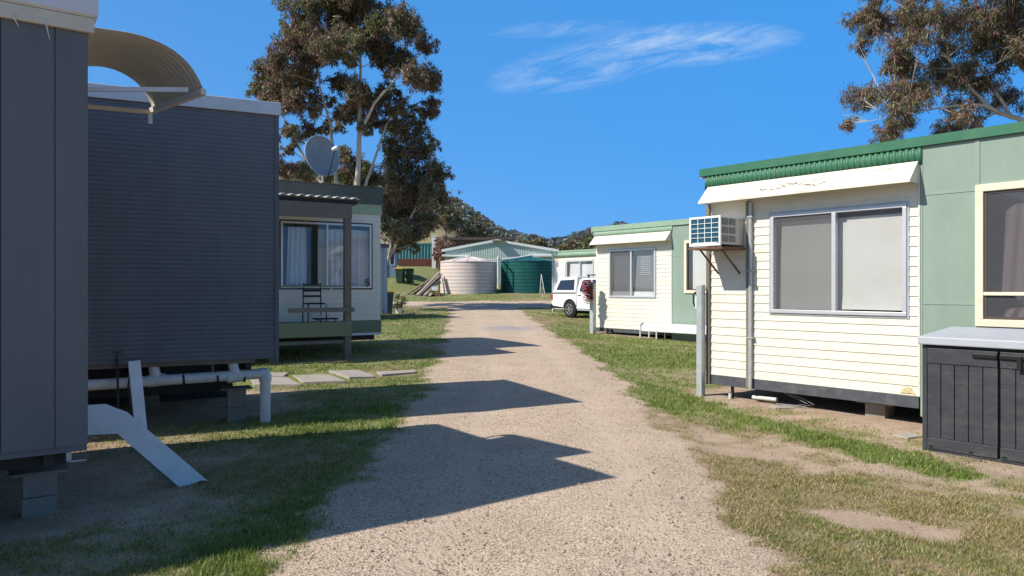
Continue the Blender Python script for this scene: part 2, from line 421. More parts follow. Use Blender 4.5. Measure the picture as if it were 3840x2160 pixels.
def make_ground():
    xs = axis_steps(-2500, 2500, -6.5, 6.5, .11, 1.1, lambda p: max(.5, abs(p) * .13))
    ys = axis_steps(-300, 4500, 3.6, 17, .11, 1.022, lambda p: max(.5, abs(p) * .07))
    X, Y = np.meshgrid(xs, ys); Z = zg(X, Y)
    nx, ny = len(xs), len(ys)
    V = np.stack([X, Y, Z], -1).reshape(-1, 3)
    i = np.arange(nx * ny).reshape(ny, nx)
    F = np.stack([i[:-1, :-1], i[:-1, 1:], i[1:, 1:], i[1:, :-1]], -1).reshape(-1, 4)
    me = bpy.data.meshes.new('ground')
    me.vertices.add(len(V)); me.vertices.foreach_set('co', V.ravel())
    me.loops.add(F.size); me.loops.foreach_set('vertex_index', F.ravel().astype(np.int32))
    me.polygons.add(len(F)); me.polygons.foreach_set('loop_start', np.arange(0, F.size, 4, dtype=np.int32))
    me.update(calc_edges=True); me.validate()
    g, d = grass_mask(X, Y); r = road_mask(X, Y)
    forest = sstep(225, 290, Y + 25 * (fbm(X, Y, 30, 8) - .5))
    mid = (np.interp(Y, ROAD_Y, ROAD_L) + np.interp(Y, ROAD_Y, ROAD_R)) / 2 + .1
    trk = np.exp(-((np.abs(X - mid + .25 * (fbm(X, Y, 3, 81) - .5)) - .72) / .24) ** 2) * (1 - sstep(36, 42, Y)) * (.5 + fbm(X, Y, 1.2, 83))
    pat = np.exp(-(((X + .1) / .95) ** 2 + ((Y - 25.0) / 1.3) ** 2) ** 2) * (.35 + fbm(X, Y, .5, 85))
    Z -= .012 * trk
    me.vertices.foreach_set('co', np.stack([X, Y, Z], -1).ravel())
    for nm, a in (('road', r), ('grass', g), ('dry', d), ('forest', forest), ('track', trk), ('patch', pat)):
        at = me.attributes.new(nm, 'FLOAT', 'POINT'); at.data.foreach_set('value', a.ravel().astype(np.float32))
    me.polygons.foreach_set('use_smooth', np.ones(len(F), bool))
    o = bpy.data.objects.new('ground', me); COL.objects.link(o); o['kind'] = 'structure'
    m = bpy.data.materials.new('ground'); n, l = nodes_of(m); b = n['Principled BSDF']
    b.inputs['Roughness'].default_value = .95; b.inputs['Specular IOR Level'].default_value = .15
    tc = n.new('ShaderNodeTexCoord')
    def noise(sc, det=5, rough=.6):
        q = n.new('ShaderNodeTexNoise'); q.inputs['Scale'].default_value = sc; q.inputs['Detail'].default_value = det; q.inputs['Roughness'].default_value = rough
        l.new(tc.outputs['Object'], q.inputs['Vector']); return q.outputs['Fac']
    def ramp(f, *st):
        q = n.new('ShaderNodeValToRGB'); els = q.color_ramp.elements
        while len(els) < len(st): els.new(.5)
        for e, (p, c) in zip(els, st): e.position = p; e.color = (*c, 1)
        l.new(f, q.inputs['Fac']); return q.outputs['Color']
    def mix(f, a, c, mode='MIX'):
        q = n.new('ShaderNodeMix'); q.data_type = 'RGBA'; q.blend_type = mode
        if isinstance(f, float): q.inputs['Factor'].default_value = f
        else: l.new(f, q.inputs['Factor'])
        for k, s_ in ((6, a), (7, c)):
            if isinstance(s_, tuple): q.inputs[k].default_value = (*s_, 1)
            else: l.new(s_, q.inputs[k])
        return q.outputs[2]
    def attr(nm):
        q = n.new('ShaderNodeAttribute'); q.attribute_name = nm; return q.outputs['Fac']
    def math_(op, a, c):
        q = n.new('ShaderNodeMath'); q.operation = op
        for k, s_ in ((0, a), (1, c)):
            if isinstance(s_, (int, float)): q.inputs[k].default_value = s_
            else: l.new(s_, q.inputs[k])
        return q.outputs[0]
    # gravel: small stones of several tones
    vo = n.new('ShaderNodeTexVoronoi'); vo.inputs['Scale'].default_value = 92; l.new(tc.outputs['Object'], vo.inputs['Vector'])
    vc = n.new('ShaderNodeSeparateColor'); l.new(vo.outputs['Color'], vc.inputs[0])
    stone = ramp(vc.outputs[0], (0, (.31, .23, .155)), (.25, (.46, .355, .265)), (.75, (.59, .465, .355)), (1, (.75, .64, .52)))
    gap = ramp(vo.outputs['Distance'], (.0, (1, 1, 1)), (.55, (1, 1, 1)), (.95, (.66, .6, .54)))
    stone = mix(1.0, stone, gap, 'MULTIPLY')
    big = ramp(noise(1.1, 6), (.3, (.86, .84, .82)), (.7, (1.08, 1.07, 1.05)))
    stone = mix(1.0, stone, big, 'MULTIPLY')
    stone = mix(math_('MULTIPLY', attr('track'), .45), stone, (.56, .44, .34))
    stone = mix(math_('MULTIPLY', attr('patch'), .8), stone, (.30, .285, .31))
    dirt = ramp(noise(3.2, 8, .7), (.25, (.30, .21, .145)), (.5, (.43, .32, .23)), (.75, (.53, .42, .32)))
    dirt = mix(ramp(noise(38, 4, .7), (.45, (0, 0, 0)), (.7, (.55, .55, .55))), dirt, (.25, .18, .125))
    turf_g = ramp(noise(30, 5, .75), (.3, (.085, .115, .028)), (.55, (.18, .22, .06)), (.75, (.27, .28, .10)))
    turf_d = ramp(noise(34, 5, .75), (.3, (.14, .11, .055)), (.55, (.28, .225, .12)), (.75, (.40, .33, .19)))
    dr = math_('ADD', attr('dry'), math_('MULTIPLY', math_('SUBTRACT', noise(7, 5), .5), .8))
    turf = mix(ramp(dr, (.3, (0, 0, 0)), (.7, (1, 1, 1))), turf_g, turf_d)
    gm = math_('ADD', attr('grass'), math_('MULTIPLY', math_('SUBTRACT', noise(16, 6, .7), .5), .9))
    base = mix(ramp(gm, (.25, (0, 0, 0)), (.75, (.9, .9, .9))), dirt, turf)
    rm = math_('ADD', attr('road'), math_('MULTIPLY', math_('SUBTRACT', noise(9, 7, .7), .5), .9))
    base = mix(ramp(rm, (.25, (0, 0, 0)), (.75, (1, 1, 1))), base, stone)
    wood = ramp(noise(.12, 5), (.3, (.05, .05, .028)), (.7, (.12, .11, .06)))
    base = mix(attr('forest'), base, wood)
    l.new(base, b.inputs['Base Color'])
    h = math_('ADD', math_('MULTIPLY', vo.outputs['Distance'], -.9), math_('MULTIPLY', noise(70, 4), .8))
    bp = n.new('ShaderNodeBump'); bp.inputs['Strength'].default_value = .55; bp.inputs['Distance'].default_value = .012
    l.new(h, bp.inputs['Height']); l.new(bp.outputs[0], b.inputs['Normal'])
    me.materials.append(m)
    return o

make_ground()

def mesh_np(name, V, F, m, colors=None, parent=None):
    k = F.shape[1]
    me = bpy.data.meshes.new(name)
    me.vertices.add(len(V)); me.vertices.foreach_set('co', np.ascontiguousarray(V, np.float32).ravel())
    me.loops.add(F.size); me.loops.foreach_set('vertex_index', F.ravel().astype(np.int32))
    me.polygons.add(len(F)); me.polygons.foreach_set('loop_start', np.arange(0, F.size, k, dtype=np.int32))
    me.update(calc_edges=True)
    if colors is not None:
        at = me.attributes.new('tint', 'FLOAT_COLOR', 'FACE')
        c = np.ones((len(F), 4), np.float32); c[:, :3] = colors; at.data.foreach_set('color', c.ravel())
    me.materials.append(MATS[m])
    o = bpy.data.objects.new(name, me); COL.objects.link(o)
    if parent: o.parent = parent
    return o

def make_grass():
    Vs = []; Cs = []
    N = 1500000
    # sample distance with more weight near, sideways across the view
    y = 3.9 * (62 / 3.9) ** (RNG.random(N) ** 1.25)
    x = (RNG.random(N) * 2 - 1) * (y * .78 + .6)
    g, d = grass_mask(x, y)
    tuft = fbm(x, y, .16, 71, 2)
    keep = RNG.random(N) < g ** 1.2 * np.clip(.25 + 1.6 * (tuft - .3), .1, 1) * np.where(y < 45, 1, .8)
    slab = (x > -4.7) & (x < -1.7) & (y > 11.6 + .62 * (x + 4.4)) & (y < 13.3 + .3 * (x + 4.2))
    keep &= ~(slab & (RNG.random(N) < .9))
    x = x[keep]; y = y[keep]; d = d[keep]; g = g[keep]
    n = len(x); z = zg(x, y)
    L = (.013 + .024 * RNG.random(n)) * (.7 + .6 * g) * (1 - .25 * d)
    lush = (d < .35); L = np.where(lush, L * 1.4, L)
    L *= np.where(y > 25, 1.25, 1)
    W = .0026 + .00042 * y
    a = RNG.random(n) * 2 * np.pi; lean = (.25 + .9 * RNG.random(n) + .5 * d)
    bx, by = np.cos(a), np.sin(a); c = RNG.random(n) * 2 * np.pi
    wx, wy = np.cos(c) * W, np.sin(c) * W
    p0 = np.stack([x - wx, y - wy, z - .004], 1); p1 = np.stack([x + wx, y + wy, z - .004], 1)
    p2 = np.stack([x + bx * L * lean * .8, y + by * L * lean * .8, z + L], 1)
    V = np.stack([p0, p1, p2], 1).reshape(-1, 3); F = np.arange(3 * n).reshape(-1, 3)
    gr = np.array([.24, .315, .055]); gr2 = np.array([.14, .20, .045]); dr = np.array([.46, .37, .17]); dr2 = np.array([.31, .25, .12])
    t = RNG.random((n, 1)); col_g = gr * t + gr2 * (1 - t); col_d = dr * t + dr2 * (1 - t)
    mix_ = (RNG.random(n) < np.clip((d - .25) * 1.5, .12, .9))[:, None]
    C = np.where(mix_, col_d, col_g) * (.75 + .5 * RNG.random((n, 1)))
    o = mesh_np('grass', V, F, 'grass_blades', C); o['kind'] = 'stuff'
    print('grass blades', n)

def make_stones():
    n = 26000
    y = 3.9 * (20 / 3.9) ** (RNG.random(n) ** 1.3); x = (RNG.random(n) * 2 - 1) * (y * .5 + .5)
    r = road_mask(x, y); g, d = grass_mask(x, y)
    keep = RNG.random(n) < np.clip(r * 1.0 + .12 * (1 - g), 0, 1); x = x[keep]; y = y[keep]; n = len(x)
    s = .003 + .0052 * RNG.random(n) ** 2.5 + .0002 * y
    big = RNG.random(n) < .006; s[big] *= 2.0
    base = np.array([[1, 0, 0], [0, 1, 0], [-1, 0, 0], [0, -1, 0], [0, 0, .8], [0, 0, -.5]], float)
    jit = 1 + .5 * (RNG.random((n, 6, 1)) - .5)
    ang = RNG.random(n) * 6.28; ca, sa = np.cos(ang), np.sin(ang)
    P = base[None] * jit * s[:, None, None]
    P[:, :, 0] *= 1.4
    X = P[:, :, 0] * ca[:, None] - P[:, :, 1] * sa[:, None]; Yy = P[:, :, 0] * sa[:, None] + P[:, :, 1] * ca[:, None]
    V = np.stack([X + x[:, None], Yy + y[:, None], P[:, :, 2] + zg(x, y)[:, None] + s[:, None] * .15], -1).reshape(-1, 3)
    f = np.array([[0, 1, 4], [1, 2, 4], [2, 3, 4], [3, 0, 4], [1, 0, 5], [2, 1, 5], [3, 2, 5], [0, 3, 5]])
    F = (f[None] + (np.arange(n) * 6)[:, None, None]).reshape(-1, 3)
    tone = RNG.random((n, 1)); C = np.array([.40, .31, .23]) * (1 - tone) + np.array([.74, .63, .51]) * tone
    dark = RNG.random((n, 1)) < .025; C = np.where(dark, np.array([.16, .13, .11]), C)
    C = np.repeat(C, 8, 0)
    o = mesh_np('gravel', V, F, 'grass_blades', C); o['kind'] = 'stuff'

def make_litter():
    """fallen gum leaves, bark and twigs on the gravel"""
    n = 170
    y = 4.1 + 8 * RNG.random(n) ** 1.6; x = (RNG.random(n) * 2 - 1) * y * .62
    a = RNG.random(n) * 6.28; L = .012 + .035 * RNG.random(n) ** 2; W = .003 + .005 * RNG.random(n); z = zg(x, y) + .008
    dx, dy = np.cos(a), np.sin(a)
    P = [np.stack([x - dx * L, y - dy * L, z], 1), np.stack([x + dy * W, y - dx * W, z + .006 * RNG.random(n)], 1),
         np.stack([x + dx * L, y + dy * L, z + .012 * RNG.random(n)], 1), np.stack([x - dy * W, y + dx * W, z + .003], 1)]
    V = np.stack(P, 1).reshape(-1, 3); F = np.arange(4 * n).reshape(-1, 4)
    t = RNG.random((n, 1)); C = np.array([.06, .04, .03]) * (1 - t) + np.array([.22, .13, .07]) * t
    o = mesh_np('leaf_litter', V, F, 'grass_blades', C); o['kind'] = 'stuff'
    print('litter', n)

make_grass(); make_stones(); make_litter()
# ------------------------------------------------------------------ left cabins (their long fronts are in shade)
def at(P, ang, x, y, z=None):
    c, s = math.cos(ang), math.sin(ang); wx = P[0] + x * c - y * s; wy = P[1] + x * s + y * c
    return (wx, wy, gz(wx, wy) if z is None else z)

def shell(root, x0, x1, y0, y1, z0, z1, wall, roof, roofz, over=.03):
    """the unseen sides, floor and roof that close a cabin"""
    b = MB(); b.box(x0, x1, y1 - .03, y1, z0, z1); b.build('back_wall', wall, root)
    b = MB(); b.box(x0, x0 + .03, y0 + .06, y1 - .035, z0, z1); b.build('side_wall', wall, root)
    b = MB(); b.box(x0 + .035, x1 - .035, y0 + .06, y1 - .035, z0, z0 + .05); b.build('floor', 'dark_steel', root)
    b = MB(); b.box(x0 - over, x1 + over, y0 - over * .5, y1 + over, roofz - .05, roofz); b.build('roof', roof, root)

A1 = R(36); P1 = (-2.866, 4.97); G1 = (-3.0, 5.2)
c1 = thing('cabin', 'charcoal flat panelled cabin with a curved tan door awning, nearest on the left', 'cabin', (*P1, gz(*P1)), A1, 'cabins in the left row')
b = MB(); xs = [0, -.19] + [-.19 - .295 * k for k in range(1, 24)]
for a, c in zip(xs[1:], xs[:-1]):
    b.box(a + .003, c - (.003 if c else 0), 0, .018, .595, 3.39)
b.box(-7, -.004, .0185, .03, .55, 3.38)
for xx in xs[:12]:
    for zz in (.67, .77, 1.5, 2.35, 3.2):
        for dx in (-.03, .035):
            if xx + dx < -.01:
                b.lathe([(0, -.003), (.006, -.002), (.007, .001)], 8, (xx + dx + .004 * math.sin(zz * 9 + xx * 7), 0, zz + .02 * math.sin(xx * 31 + dx * 90)), 'y')
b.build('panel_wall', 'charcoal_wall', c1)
b = MB(); b.box(-.03, 0, .031, .75, .595, 3.39); b.box(-.03, 0, 1.57, 2.97, .595, 3.39); b.box(-.03, 0, .75, 1.57, 2.62, 3.39)
b.build('end_wall', 'charcoal_wall', c1)
b = MB(); b.box(-.03, -.008, .755, 1.565, .61, 2.615); d_ = b.build('door', 'white_paint', c1)
b = MB(); b.tube([(0, .85, 1.6), (.05, .85, 1.6), (.05, .95, 1.6)], .01, 8); b.build('handle', 'galv', d_)
shell(c1, -7, 0, 0, 3.0, .595, 3.39, 'charcoal_wall', 'white_fascia', 3.73)
b = MB(); b.box(-7.05, .035, -.035, -.002, 3.37, 3.47); b.box(.004, .034, -.001, 3.03, 3.37, 3.47)
b.build('eave_board', 'cream_fascia', c1, bevel=.004)
b = MB(); b.strip([(-.037, 3.472), (-.055, 3.485), (-.055, 3.60), (-.049, 3.607), (-.055, 3.615), (-.055, 3.74), (-.03, 3.74)], 'x', -7.06, .055)
b.strip([(.037, 3.472), (.055, 3.485), (.055, 3.60), (.049, 3.607), (.055, 3.615), (.055, 3.74), (.03, 3.74)], 'y', -.055, 3.05)
b.build('fascia', 'white_fascia', c1, thick=.004)
b = MB()
for yy in (.35, 1.5, 2.6): b.box(-6.9, -.1, yy, yy + .06, .41, .593)
for xx in (-.25, -2.2, -4.2, -6.4): b.box(xx, xx + .06, .08, 2.9, .46, .592)
b.build('chassis_beam', 'dark_steel', c1)  # dark beams put in to blacken the space under the floor
b = MB(); b.bar((-.1, .12, .595), (-.1, .12, .47), .03, .006); b.bar((-.1, .1, .473), (.0, .1, .473), .03, .006); b.build('bracket', 'galv', c1)
for k, (xx, zz, ln) in enumerate(((-.42, 3.37, .05), (-.25, 3.375, .11))):
    b = MB(); b.tube([(xx, -.037, zz + .05), (xx + .006, -.045, zz), (xx + .03, -.043, zz - ln)], [.003, .005, .0015], 6)
    b.build('drip_stain', 'white_fascia', c1)
# curved awning over the door in the end wall
near = [(0.000, 3.646), (0.239, 3.660), (0.430, 3.660), (0.592, 3.627), (0.716, 3.570), (0.812, 3.488), (0.874, 3.398), (0.917, 3.307), (0.922, 3.264)]
farp = [(0.000, 3.608), (0.181, 3.651), (0.315, 3.670), (0.430, 3.655), (0.525, 3.617), (0.602, 3.565), (0.664, 3.493), (0.721, 3.388), (0.731, 3.321)]
b = MB(); nt = 84; M_ = 4
def awn(t, q):
    i = min(int(q), len(near) - 2); f = q - i
    p = [None] * 2
    def cr(prof, k):
        g_ = lambda j: Vector(prof[max(0, min(len(prof) - 1, j))])
        p0, p1, p2, p3 = g_(k - 1), g_(k), g_(k + 1), g_(k + 2)
        return .5 * ((2 * p1) + (p2 - p0) * f + (2 * p0 - 5 * p1 + 4 * p2 - p3) * f * f + (3 * p1 - p0 - 3 * p2 + p3) * f ** 3)
    a = cr(near, i); c = cr(farp, i); v = a * (1 - t) + c * t
    rib = .007 * math.sin(2 * math.pi * t * 14)
    return (v[0], .764 + 1.146 * t, v[1] + rib)
nq = (len(near) - 1) * M_
vs = [awn(t / nt, q / M_) for t in range(nt + 1) for q in range(nq + 1)]
fs = [(t * (nq + 1) + q, t * (nq + 1) + q + 1, (t + 1) * (nq + 1) + q + 1, (t + 1) * (nq + 1) + q) for t in range(nt) for q in range(nq)]
b.add(vs, fs); aw = b.build('door_awning', 'awning_tan', c1, smooth=True, thick=.004)
b = MB(); b.bar((0.01, .775, 3.165), (.80, .775, 3.285), .03, .035); b.build('bracket', 'white_fascia', aw)
b = MB(); b.bar((0.01, 1.90, 3.275), (.71, 1.90, 3.305), .03, .035); b.build('bracket', 'cream_fascia', aw)
b = MB(); b.bar((.918, .755, 3.285), (.728, 1.92, 3.325), .045, .05); b.build('front_rail', 'awning_tan', aw)
b = MB(); b.bar((.712, 1.89, 3.29), (.716, 1.91, 3.20), .035, .02); b.build('clip', 'white_paint', aw)

# things round the first cabin
st = thing('stair_stringer', 'white angled stair side board with a short upright, under the curved awning', 'stair part', at(G1, A1, 0, .6, gz(-3, 5.8)), A1)
b = MB(); b.prism([(.01, .74), (.19, .735), (.26, .695), (.335, .66), (.95, .012), (.90, .03), (.80, .0), (.72, .0), (.265, .495), (.01, .51)], -.02, .02)
b.build('stringer_board', 'white_paint', st, bevel=.003)
for k, (xx, zz) in enumerate(((.48, .27), (.62, .10))):
    b = MB(); b.bar((xx - .09, .045, zz + .075), (xx + .07, .045, zz - .085), .045, .035); b.build('cleat', 'porch_green', st)
b = MB(); b.bar((.455, .05, .40), (.395, .05, 1.06), .03, .088, (1, 0, 0)); b.build('rail_post', 'white_paint', st, bevel=.003)

def pier(loc, rot, w, d, h, courses, label, group, capw=None, m='block'):
    t = thing('block_pier', label, 'block pier', loc, rot, group, zlocal=True)
    z = -.03; ch = (h + .03 - .02) / courses
    for k in range(courses):
        b = MB(); j = .006 * math.sin(k * 5 + loc[0])
        b.box(-w / 2 + j, w / 2 + j, -d / 2, d / 2, z + .002, z + ch - .002); b.build('block', m, t, bevel=.006); z += ch
    b = MB(); cw = capw or w * 1.5; b.box(-cw / 2, cw / 2, -d * .7, d * .7, z, z + .018); b.build('packer', 'weathered_wood', t)
    return t
pier(at(G1, A1, -.27, .42, gz(-3.35, 5.3)), A1, .21, .2, .33, 2, 'two block pier with a wide packer under the charcoal panelled cabin', 'block piers', .36, 'dark_block')
pier(at(G1, A1, -2.6, .5), A1, .21, .2, .36, 2, 'block pier further back under the charcoal panelled cabin', 'block piers', .3, 'dark_block')
hb = thing('cable_bundle', 'pale bundle of cables hanging under the nearest charcoal cabin', 'cables', at(G1, A1, -.62, .3, 0), A1)
for k in range(5):
    b = MB(); o_ = k * .018
    b.tube([(.02 + o_, .05, .58), (.01 + o_ * .6, .04, .40), (.06 + o_, -.0 + o_, .33 - o_ * .4), (.03 + o_, 0, .25), (-.1 + o_, .0, .17 - o_), (-.22, .05, .12 + o_)], .008, 6)
    b.build('cable', 'pvc' if k % 2 else 'cable_grey', hb, smooth=True)

A2 = R(25.85); P2 = (-2.88, 9.0)
c2 = thing('cabin', 'dark grey cabin of fine horizontal ribbing with white drain pipes underneath', 'cabin', (*P2, gz(*P2)), A2, 'cabins in the left row')
pr = []; z = .79; n_ = 58; ph = (3.77 - .79) / n_
for k in range(n_):
    for f, y_ in ((0, -.001), (.16, -.007), (.5, -.009), (.84, -.007)):
        pr.append((y_, .79 + (k + f) * ph))
pr.append((-.001, 3.77))
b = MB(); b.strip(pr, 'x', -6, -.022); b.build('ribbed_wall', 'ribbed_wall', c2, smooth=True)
b = MB(); b.box(-6, -.03, .0, .02, .79, 3.77); b.build('lining', 'interior', c2)
b = MB(); b.box(-.022, .008, -.022, .01, .76, 3.757); b.box(-.02, .03, .02, .06, .70, 3.757); b.build('corner_trim', 'charcoal_wall', c2, bevel=.003)
b = MB(); b.box(-.03, 0, .06, 2.47, .79, 3.77); b.build('end_wall', 'ribbed_wall', c2)
shell(c2, -6, 0, 0, 2.5, .79, 3.77, 'ribbed_wall', 'white_fascia', 3.9, .02)
b = MB(); b.box(-6.05, .045, -.045, -.016, 3.757, 3.912); b.box(.012, .044, -.015, 2.53, 3.757, 3.912); b.build('fascia', 'white_fascia', c2, bevel=.006)
b = MB()
for yy in (.3, 2.0): b.box(-5.9, -.3, yy, yy + .07, .60, .785)
for xx in (-.35, -1.6, -3.0, -4.5): b.box(xx, xx + .06, .05, 2.4, .66, .784)
b.build('chassis_beam', 'dark_steel', c2)
b = MB(); b.box(-5.9, -.35, 2.3, 2.33, -.05, .66); b.build('blackout_skirt', 'dark_steel', c2)  # dark sheet added to blacken the underfloor and hide sunlit ground behind
b = MB(); b.box(-5.8, -.45, .62, .72, .34, .60); b.build('blackout_beam', 'dark_steel', c2)  # deep dark beam added to make the band under the floor black
b = MB(); b.box(-5.9, -.25, .03, .06, .745, .788); b.build('floor_edge', 'weathered_wood', c2)
b = MB(); b.tube([(-5.5, .1, .53), (-3, .1, .545), (-.16, .1, .60)], .062, 16); dp = b.build('drain_pipe', 'pvc', c2, smooth=True)
b = MB(); b.tube([(-.19, .1, .602), (-.125, .1, .60), (-.12, .1, .57), (-.12, .1, .5)], [.072, .075, .077, .072], 16); b.build('elbow', 'pvc', dp, smooth=True)
b = MB(); b.tube([(-.12, .1, .52), (-.12, .1, -.06)], .063, 16); b.build('down_pipe', 'pvc', dp, smooth=True)
for xx in (-1.36, -.5):
    b = MB(); b.tube([(xx + .07, .1, .585), (xx + .02, .1, .66), (xx, .1, .79)], [.056, .06, .058], 14); b.tube([(xx - .06, .1, .575), (xx + .14, .1, .59)], .071, 14)
    b.build('branch_pipe', 'pvc', dp, smooth=True)
for xx in (-1.05, -.68, -.38):
    b = MB(); b.tube([(xx, .1, .575), (xx + .025, .1, .577)], .069, 14); b.build('strap', 'dark_steel', dp)
b = MB(); b.box(-.73, -.71, .07, .13, .56, .79); b.build('hanger', 'weathered_wood', dp)
tp = thing('garden_tap', 'dark garden tap on a thin riser against the ribbed grey cabin', 'tap', at(P2, A2, -1.72, -.03, 0), A2)
b = MB(); b.tube([(0, 0, -.02), (.01, 0, .4), (0, 0, .88)], .012, 8); b.build('riser', 'dark_steel', tp, smooth=True)
b = MB(); b.tube([(0, 0, .84), (.0, -.05, .85), (.0, -.1, .83), (.0, -.11, .78)], .014, 8); b.build('spout', 'dark_steel', tp, smooth=True)
b = MB(); b.bar((-.05, -.02, .935), (.05, -.02, .935), .014, .012); b.tube([(0, -.02, .86), (0, -.02, .935)], .007, 8); b.build('handle', 'dark_steel', tp)
hs = thing('gas_regulator', 'small black regulator and hose beside the garden tap', 'regulator', at(P2, A2, -1.55, -.03, 0), A2)
b = MB(); b.lathe([(0, -.03), (.045, -.03), (.055, -.01), (.055, .015), (.03, .03), (0, .03)], 14, (0, 0, .78), 'y'); b.build('regulator_body', 'black_plastic', hs, smooth=True)
b = MB(); b.tube([(-.03, 0, .75), (-.06, -.02, .55), (-.03, -.03, .3), (-.05, -.02, .0)], .012, 8); b.build('hose', 'black_plastic', hs, smooth=True)
pier(at(P2, A2, -.44, .35, gz(-3.3, 9.1)), A2, .215, .2, .42, 2, 'brown grey block pier beside the white down pipe of the ribbed grey cabin', 'block piers', .36, 'dark_block')
pier(at(P2, A2, -1.4, 2.0), A2, .215, .2, .5, 2, 'shaded block pier deep under the middle of the ribbed grey cabin', 'block piers', .3, 'dark_block')

# stepping slabs
slabs = [[(-4.2, 11.95), (-3.42, 11.9), (-3.95, 12.9), (-4.6, 12.9)], [(-4.28, 12.98), (-4.02, 12.95), (-4.1, 13.5), (-4.6, 13.5)], [(-3.47, 12.2), (-2.78, 12.28), (-3.3, 13.25), (-3.93, 13.2)],
         [(-2.83, 12.78), (-2.42, 12.92), (-2.5, 13.2), (-2.9, 13.85), (-3.4, 13.65)], [(-2.32, 13.1), (-1.76, 13.5), (-1.82, 13.85), (-2.5, 13.55)]]
slab_lab = ['grey concrete slab half hidden behind the white down pipe', 'grey concrete slab at the cabin end of the stepping slabs', 'broad pinkish concrete slab lying in the middle of the row',
            'tilted pale concrete slab with a broken edge between pink slab and gravel', 'thin sandy concrete slab sunk in the ground nearest the gravel']
for k, (q, lb) in enumerate(zip(slabs, slab_lab)):
    x = sum(p[0] for p in q) / len(q); y = sum(p[1] for p in q) / len(q); n = len(q); tl = (.012, -.01, .02, -.03, .0)[k]
    vs = [(px - x, py - y, -.03 + tl * (px - x)) for px, py in q] + [(px - x, py - y, .035 + tl * (px - x)) for px, py in q]
    b = MB(); b.add(vs, [tuple(range(n))[::-1], tuple(range(n, 2 * n))] + [(i, (i + 1) % n, n + (i + 1) % n, n + i) for i in range(n)])
    o = b.build('concrete_slab', 'concrete', None, bevel=.008); tag(o, lb, 'concrete slab', 'stepping slabs'); o.location = (x, y, gz(x, y))

A3 = R(31.47); P3 = (-3.13, 17.5)
c3 = thing('cabin', 'cream boarded cabin with a dark green roof and small porch, numbered 5', 'cabin', (*P3, gz(*P3)), A3, 'cabins in the left row')
W3 = (-2.337, -.233, 1.648, 3.14)
boards(-7, 0, .895, 3.385, .13, 0, .012, [W3]).build('board_wall', 'cream_boards', c3)
b = MB(); b.box(-.03, 0, .02, 2.97, .6, 3.6); b.build('end_wall', 'cream_boards', c3)
shell(c3, -7, 0, 0, 3.0, .6, 3.6, 'cream_boards', 'dark_green_roof', 4.0, .04)
b = MB(); b.box(-7, .012, -.028, -.004, .6, .893); b.build('skirting', 'porch_green', c3)
b = MB(); b.box(-7, .015, -.03, 0, .545, .598); b.build('sill_strip', 'white_paint', c3)
b = MB(); b.box(-7, .02, -.03, 0, 3.388, 3.62); b.build('eave_strip', 'pale_green_strip', c3)
b = MB(); b.box(-7.03, .045, -.06, -.032, 3.622, 4.02); b.box(.022, .05, -.03, 3.03, 3.622, 4.02); b.build('fascia', 'dark_green_roof', c3, bevel=.004)
b = MB(); wv = wave(-7.05, .06, .076, .009, 4.03, 8)
b.strip(wv, 'y', -.09, 3.05); b.build('roof_sheet', 'dark_green_roof', c3, smooth=True, thick=.004)
b = MB()
for yy in (.15, 2.4): b.box(-6.9, -.1, yy, yy + .08, .42, .544)
b.build('chassis_beam', 'dark_steel', c3)
b = MB(); frame_rect(b, *W3, .045, -.03, .05); b.box(-1.315, -1.27, -.028, .04, W3[2] + .045, W3[3] - .045); w3 = b.build('window', 'alu', c3)
b = MB(); frame_rect(b, W3[0] - .03, W3[1] + .03, W3[2] - .03, W3[3] + .03, .029, -.018, .0); b.build('surround', 'dark_steel', w3)
b = MB(); b.box(W3[0] + .045, W3[1] - .045, .012, .018, W3[2] + .045, W3[3] - .045); b.build('pane', 'glass_dark', w3)
def curtain(x0, x1, z0, z1, y, amp=.025, pitch=.11, flare=0, n=60):
    mb = MB(); rows = 6; vs = []
    for r_ in range(rows + 1):
        t = r_ / rows; z = z1 + (z0 - z1) * t; fl = flare * t
        for i in range(n + 1):
            s = i / n; x = x0 - fl + (x1 - x0 + fl) * s
            vs.append((x, y + amp * math.sin(2 * math.pi * (x1 - x0) / pitch * s + .6 * t) * (.5 + .5 * t) + .01 * math.sin(9 * s + 3 * t), z))
    fs = [(r_ * (n + 1) + i, r_ * (n + 1) + i + 1, (r_ + 1) * (n + 1) + i + 1, (r_ + 1) * (n + 1) + i) for r_ in range(rows) for i in range(n)]
    return mb.add(vs, fs)
curtain(-2.14, -1.74, 1.70, 3.02, .1, flare=.04).build('curtain', 'curtain', w3, smooth=True)
curtain(-1.47, -1.30, 1.70, 3.0, .1, pitch=.09).build('curtain', 'curtain', w3, smooth=True)
curtain(-1.26, -.27, 1.70, 3.01, .1, amp=.018, pitch=.13).build('curtain', 'curtain', w3, smooth=True)
def text_mesh(name, s, size, m, parent, loc, rotx=90):
    cu = bpy.data.curves.new(name, 'FONT'); cu.body = s; cu.size = size; cu.extrude = .003; cu.align_x = 'CENTER'
    tmp = bpy.data.objects.new('tmp_text', cu); COL.objects.link(tmp)
    dg = bpy.context.evaluated_depsgraph_get(); me = bpy.data.meshes.new_from_object(tmp.evaluated_get(dg))
    bpy.data.objects.remove(tmp); bpy.data.curves.remove(cu)
    o = bpy.data.objects.new(name, me); COL.objects.link(o); me.materials.clear(); me.materials.append(MATS[m])
    o.parent = parent; o.location = loc; o.rotation_euler = (R(rotx), 0, 0)
    return o
z3 = gz(*P3)
text_mesh('number', '5', .27, 'number_black', c3, (-.335, -.04, 1.685 - z3))
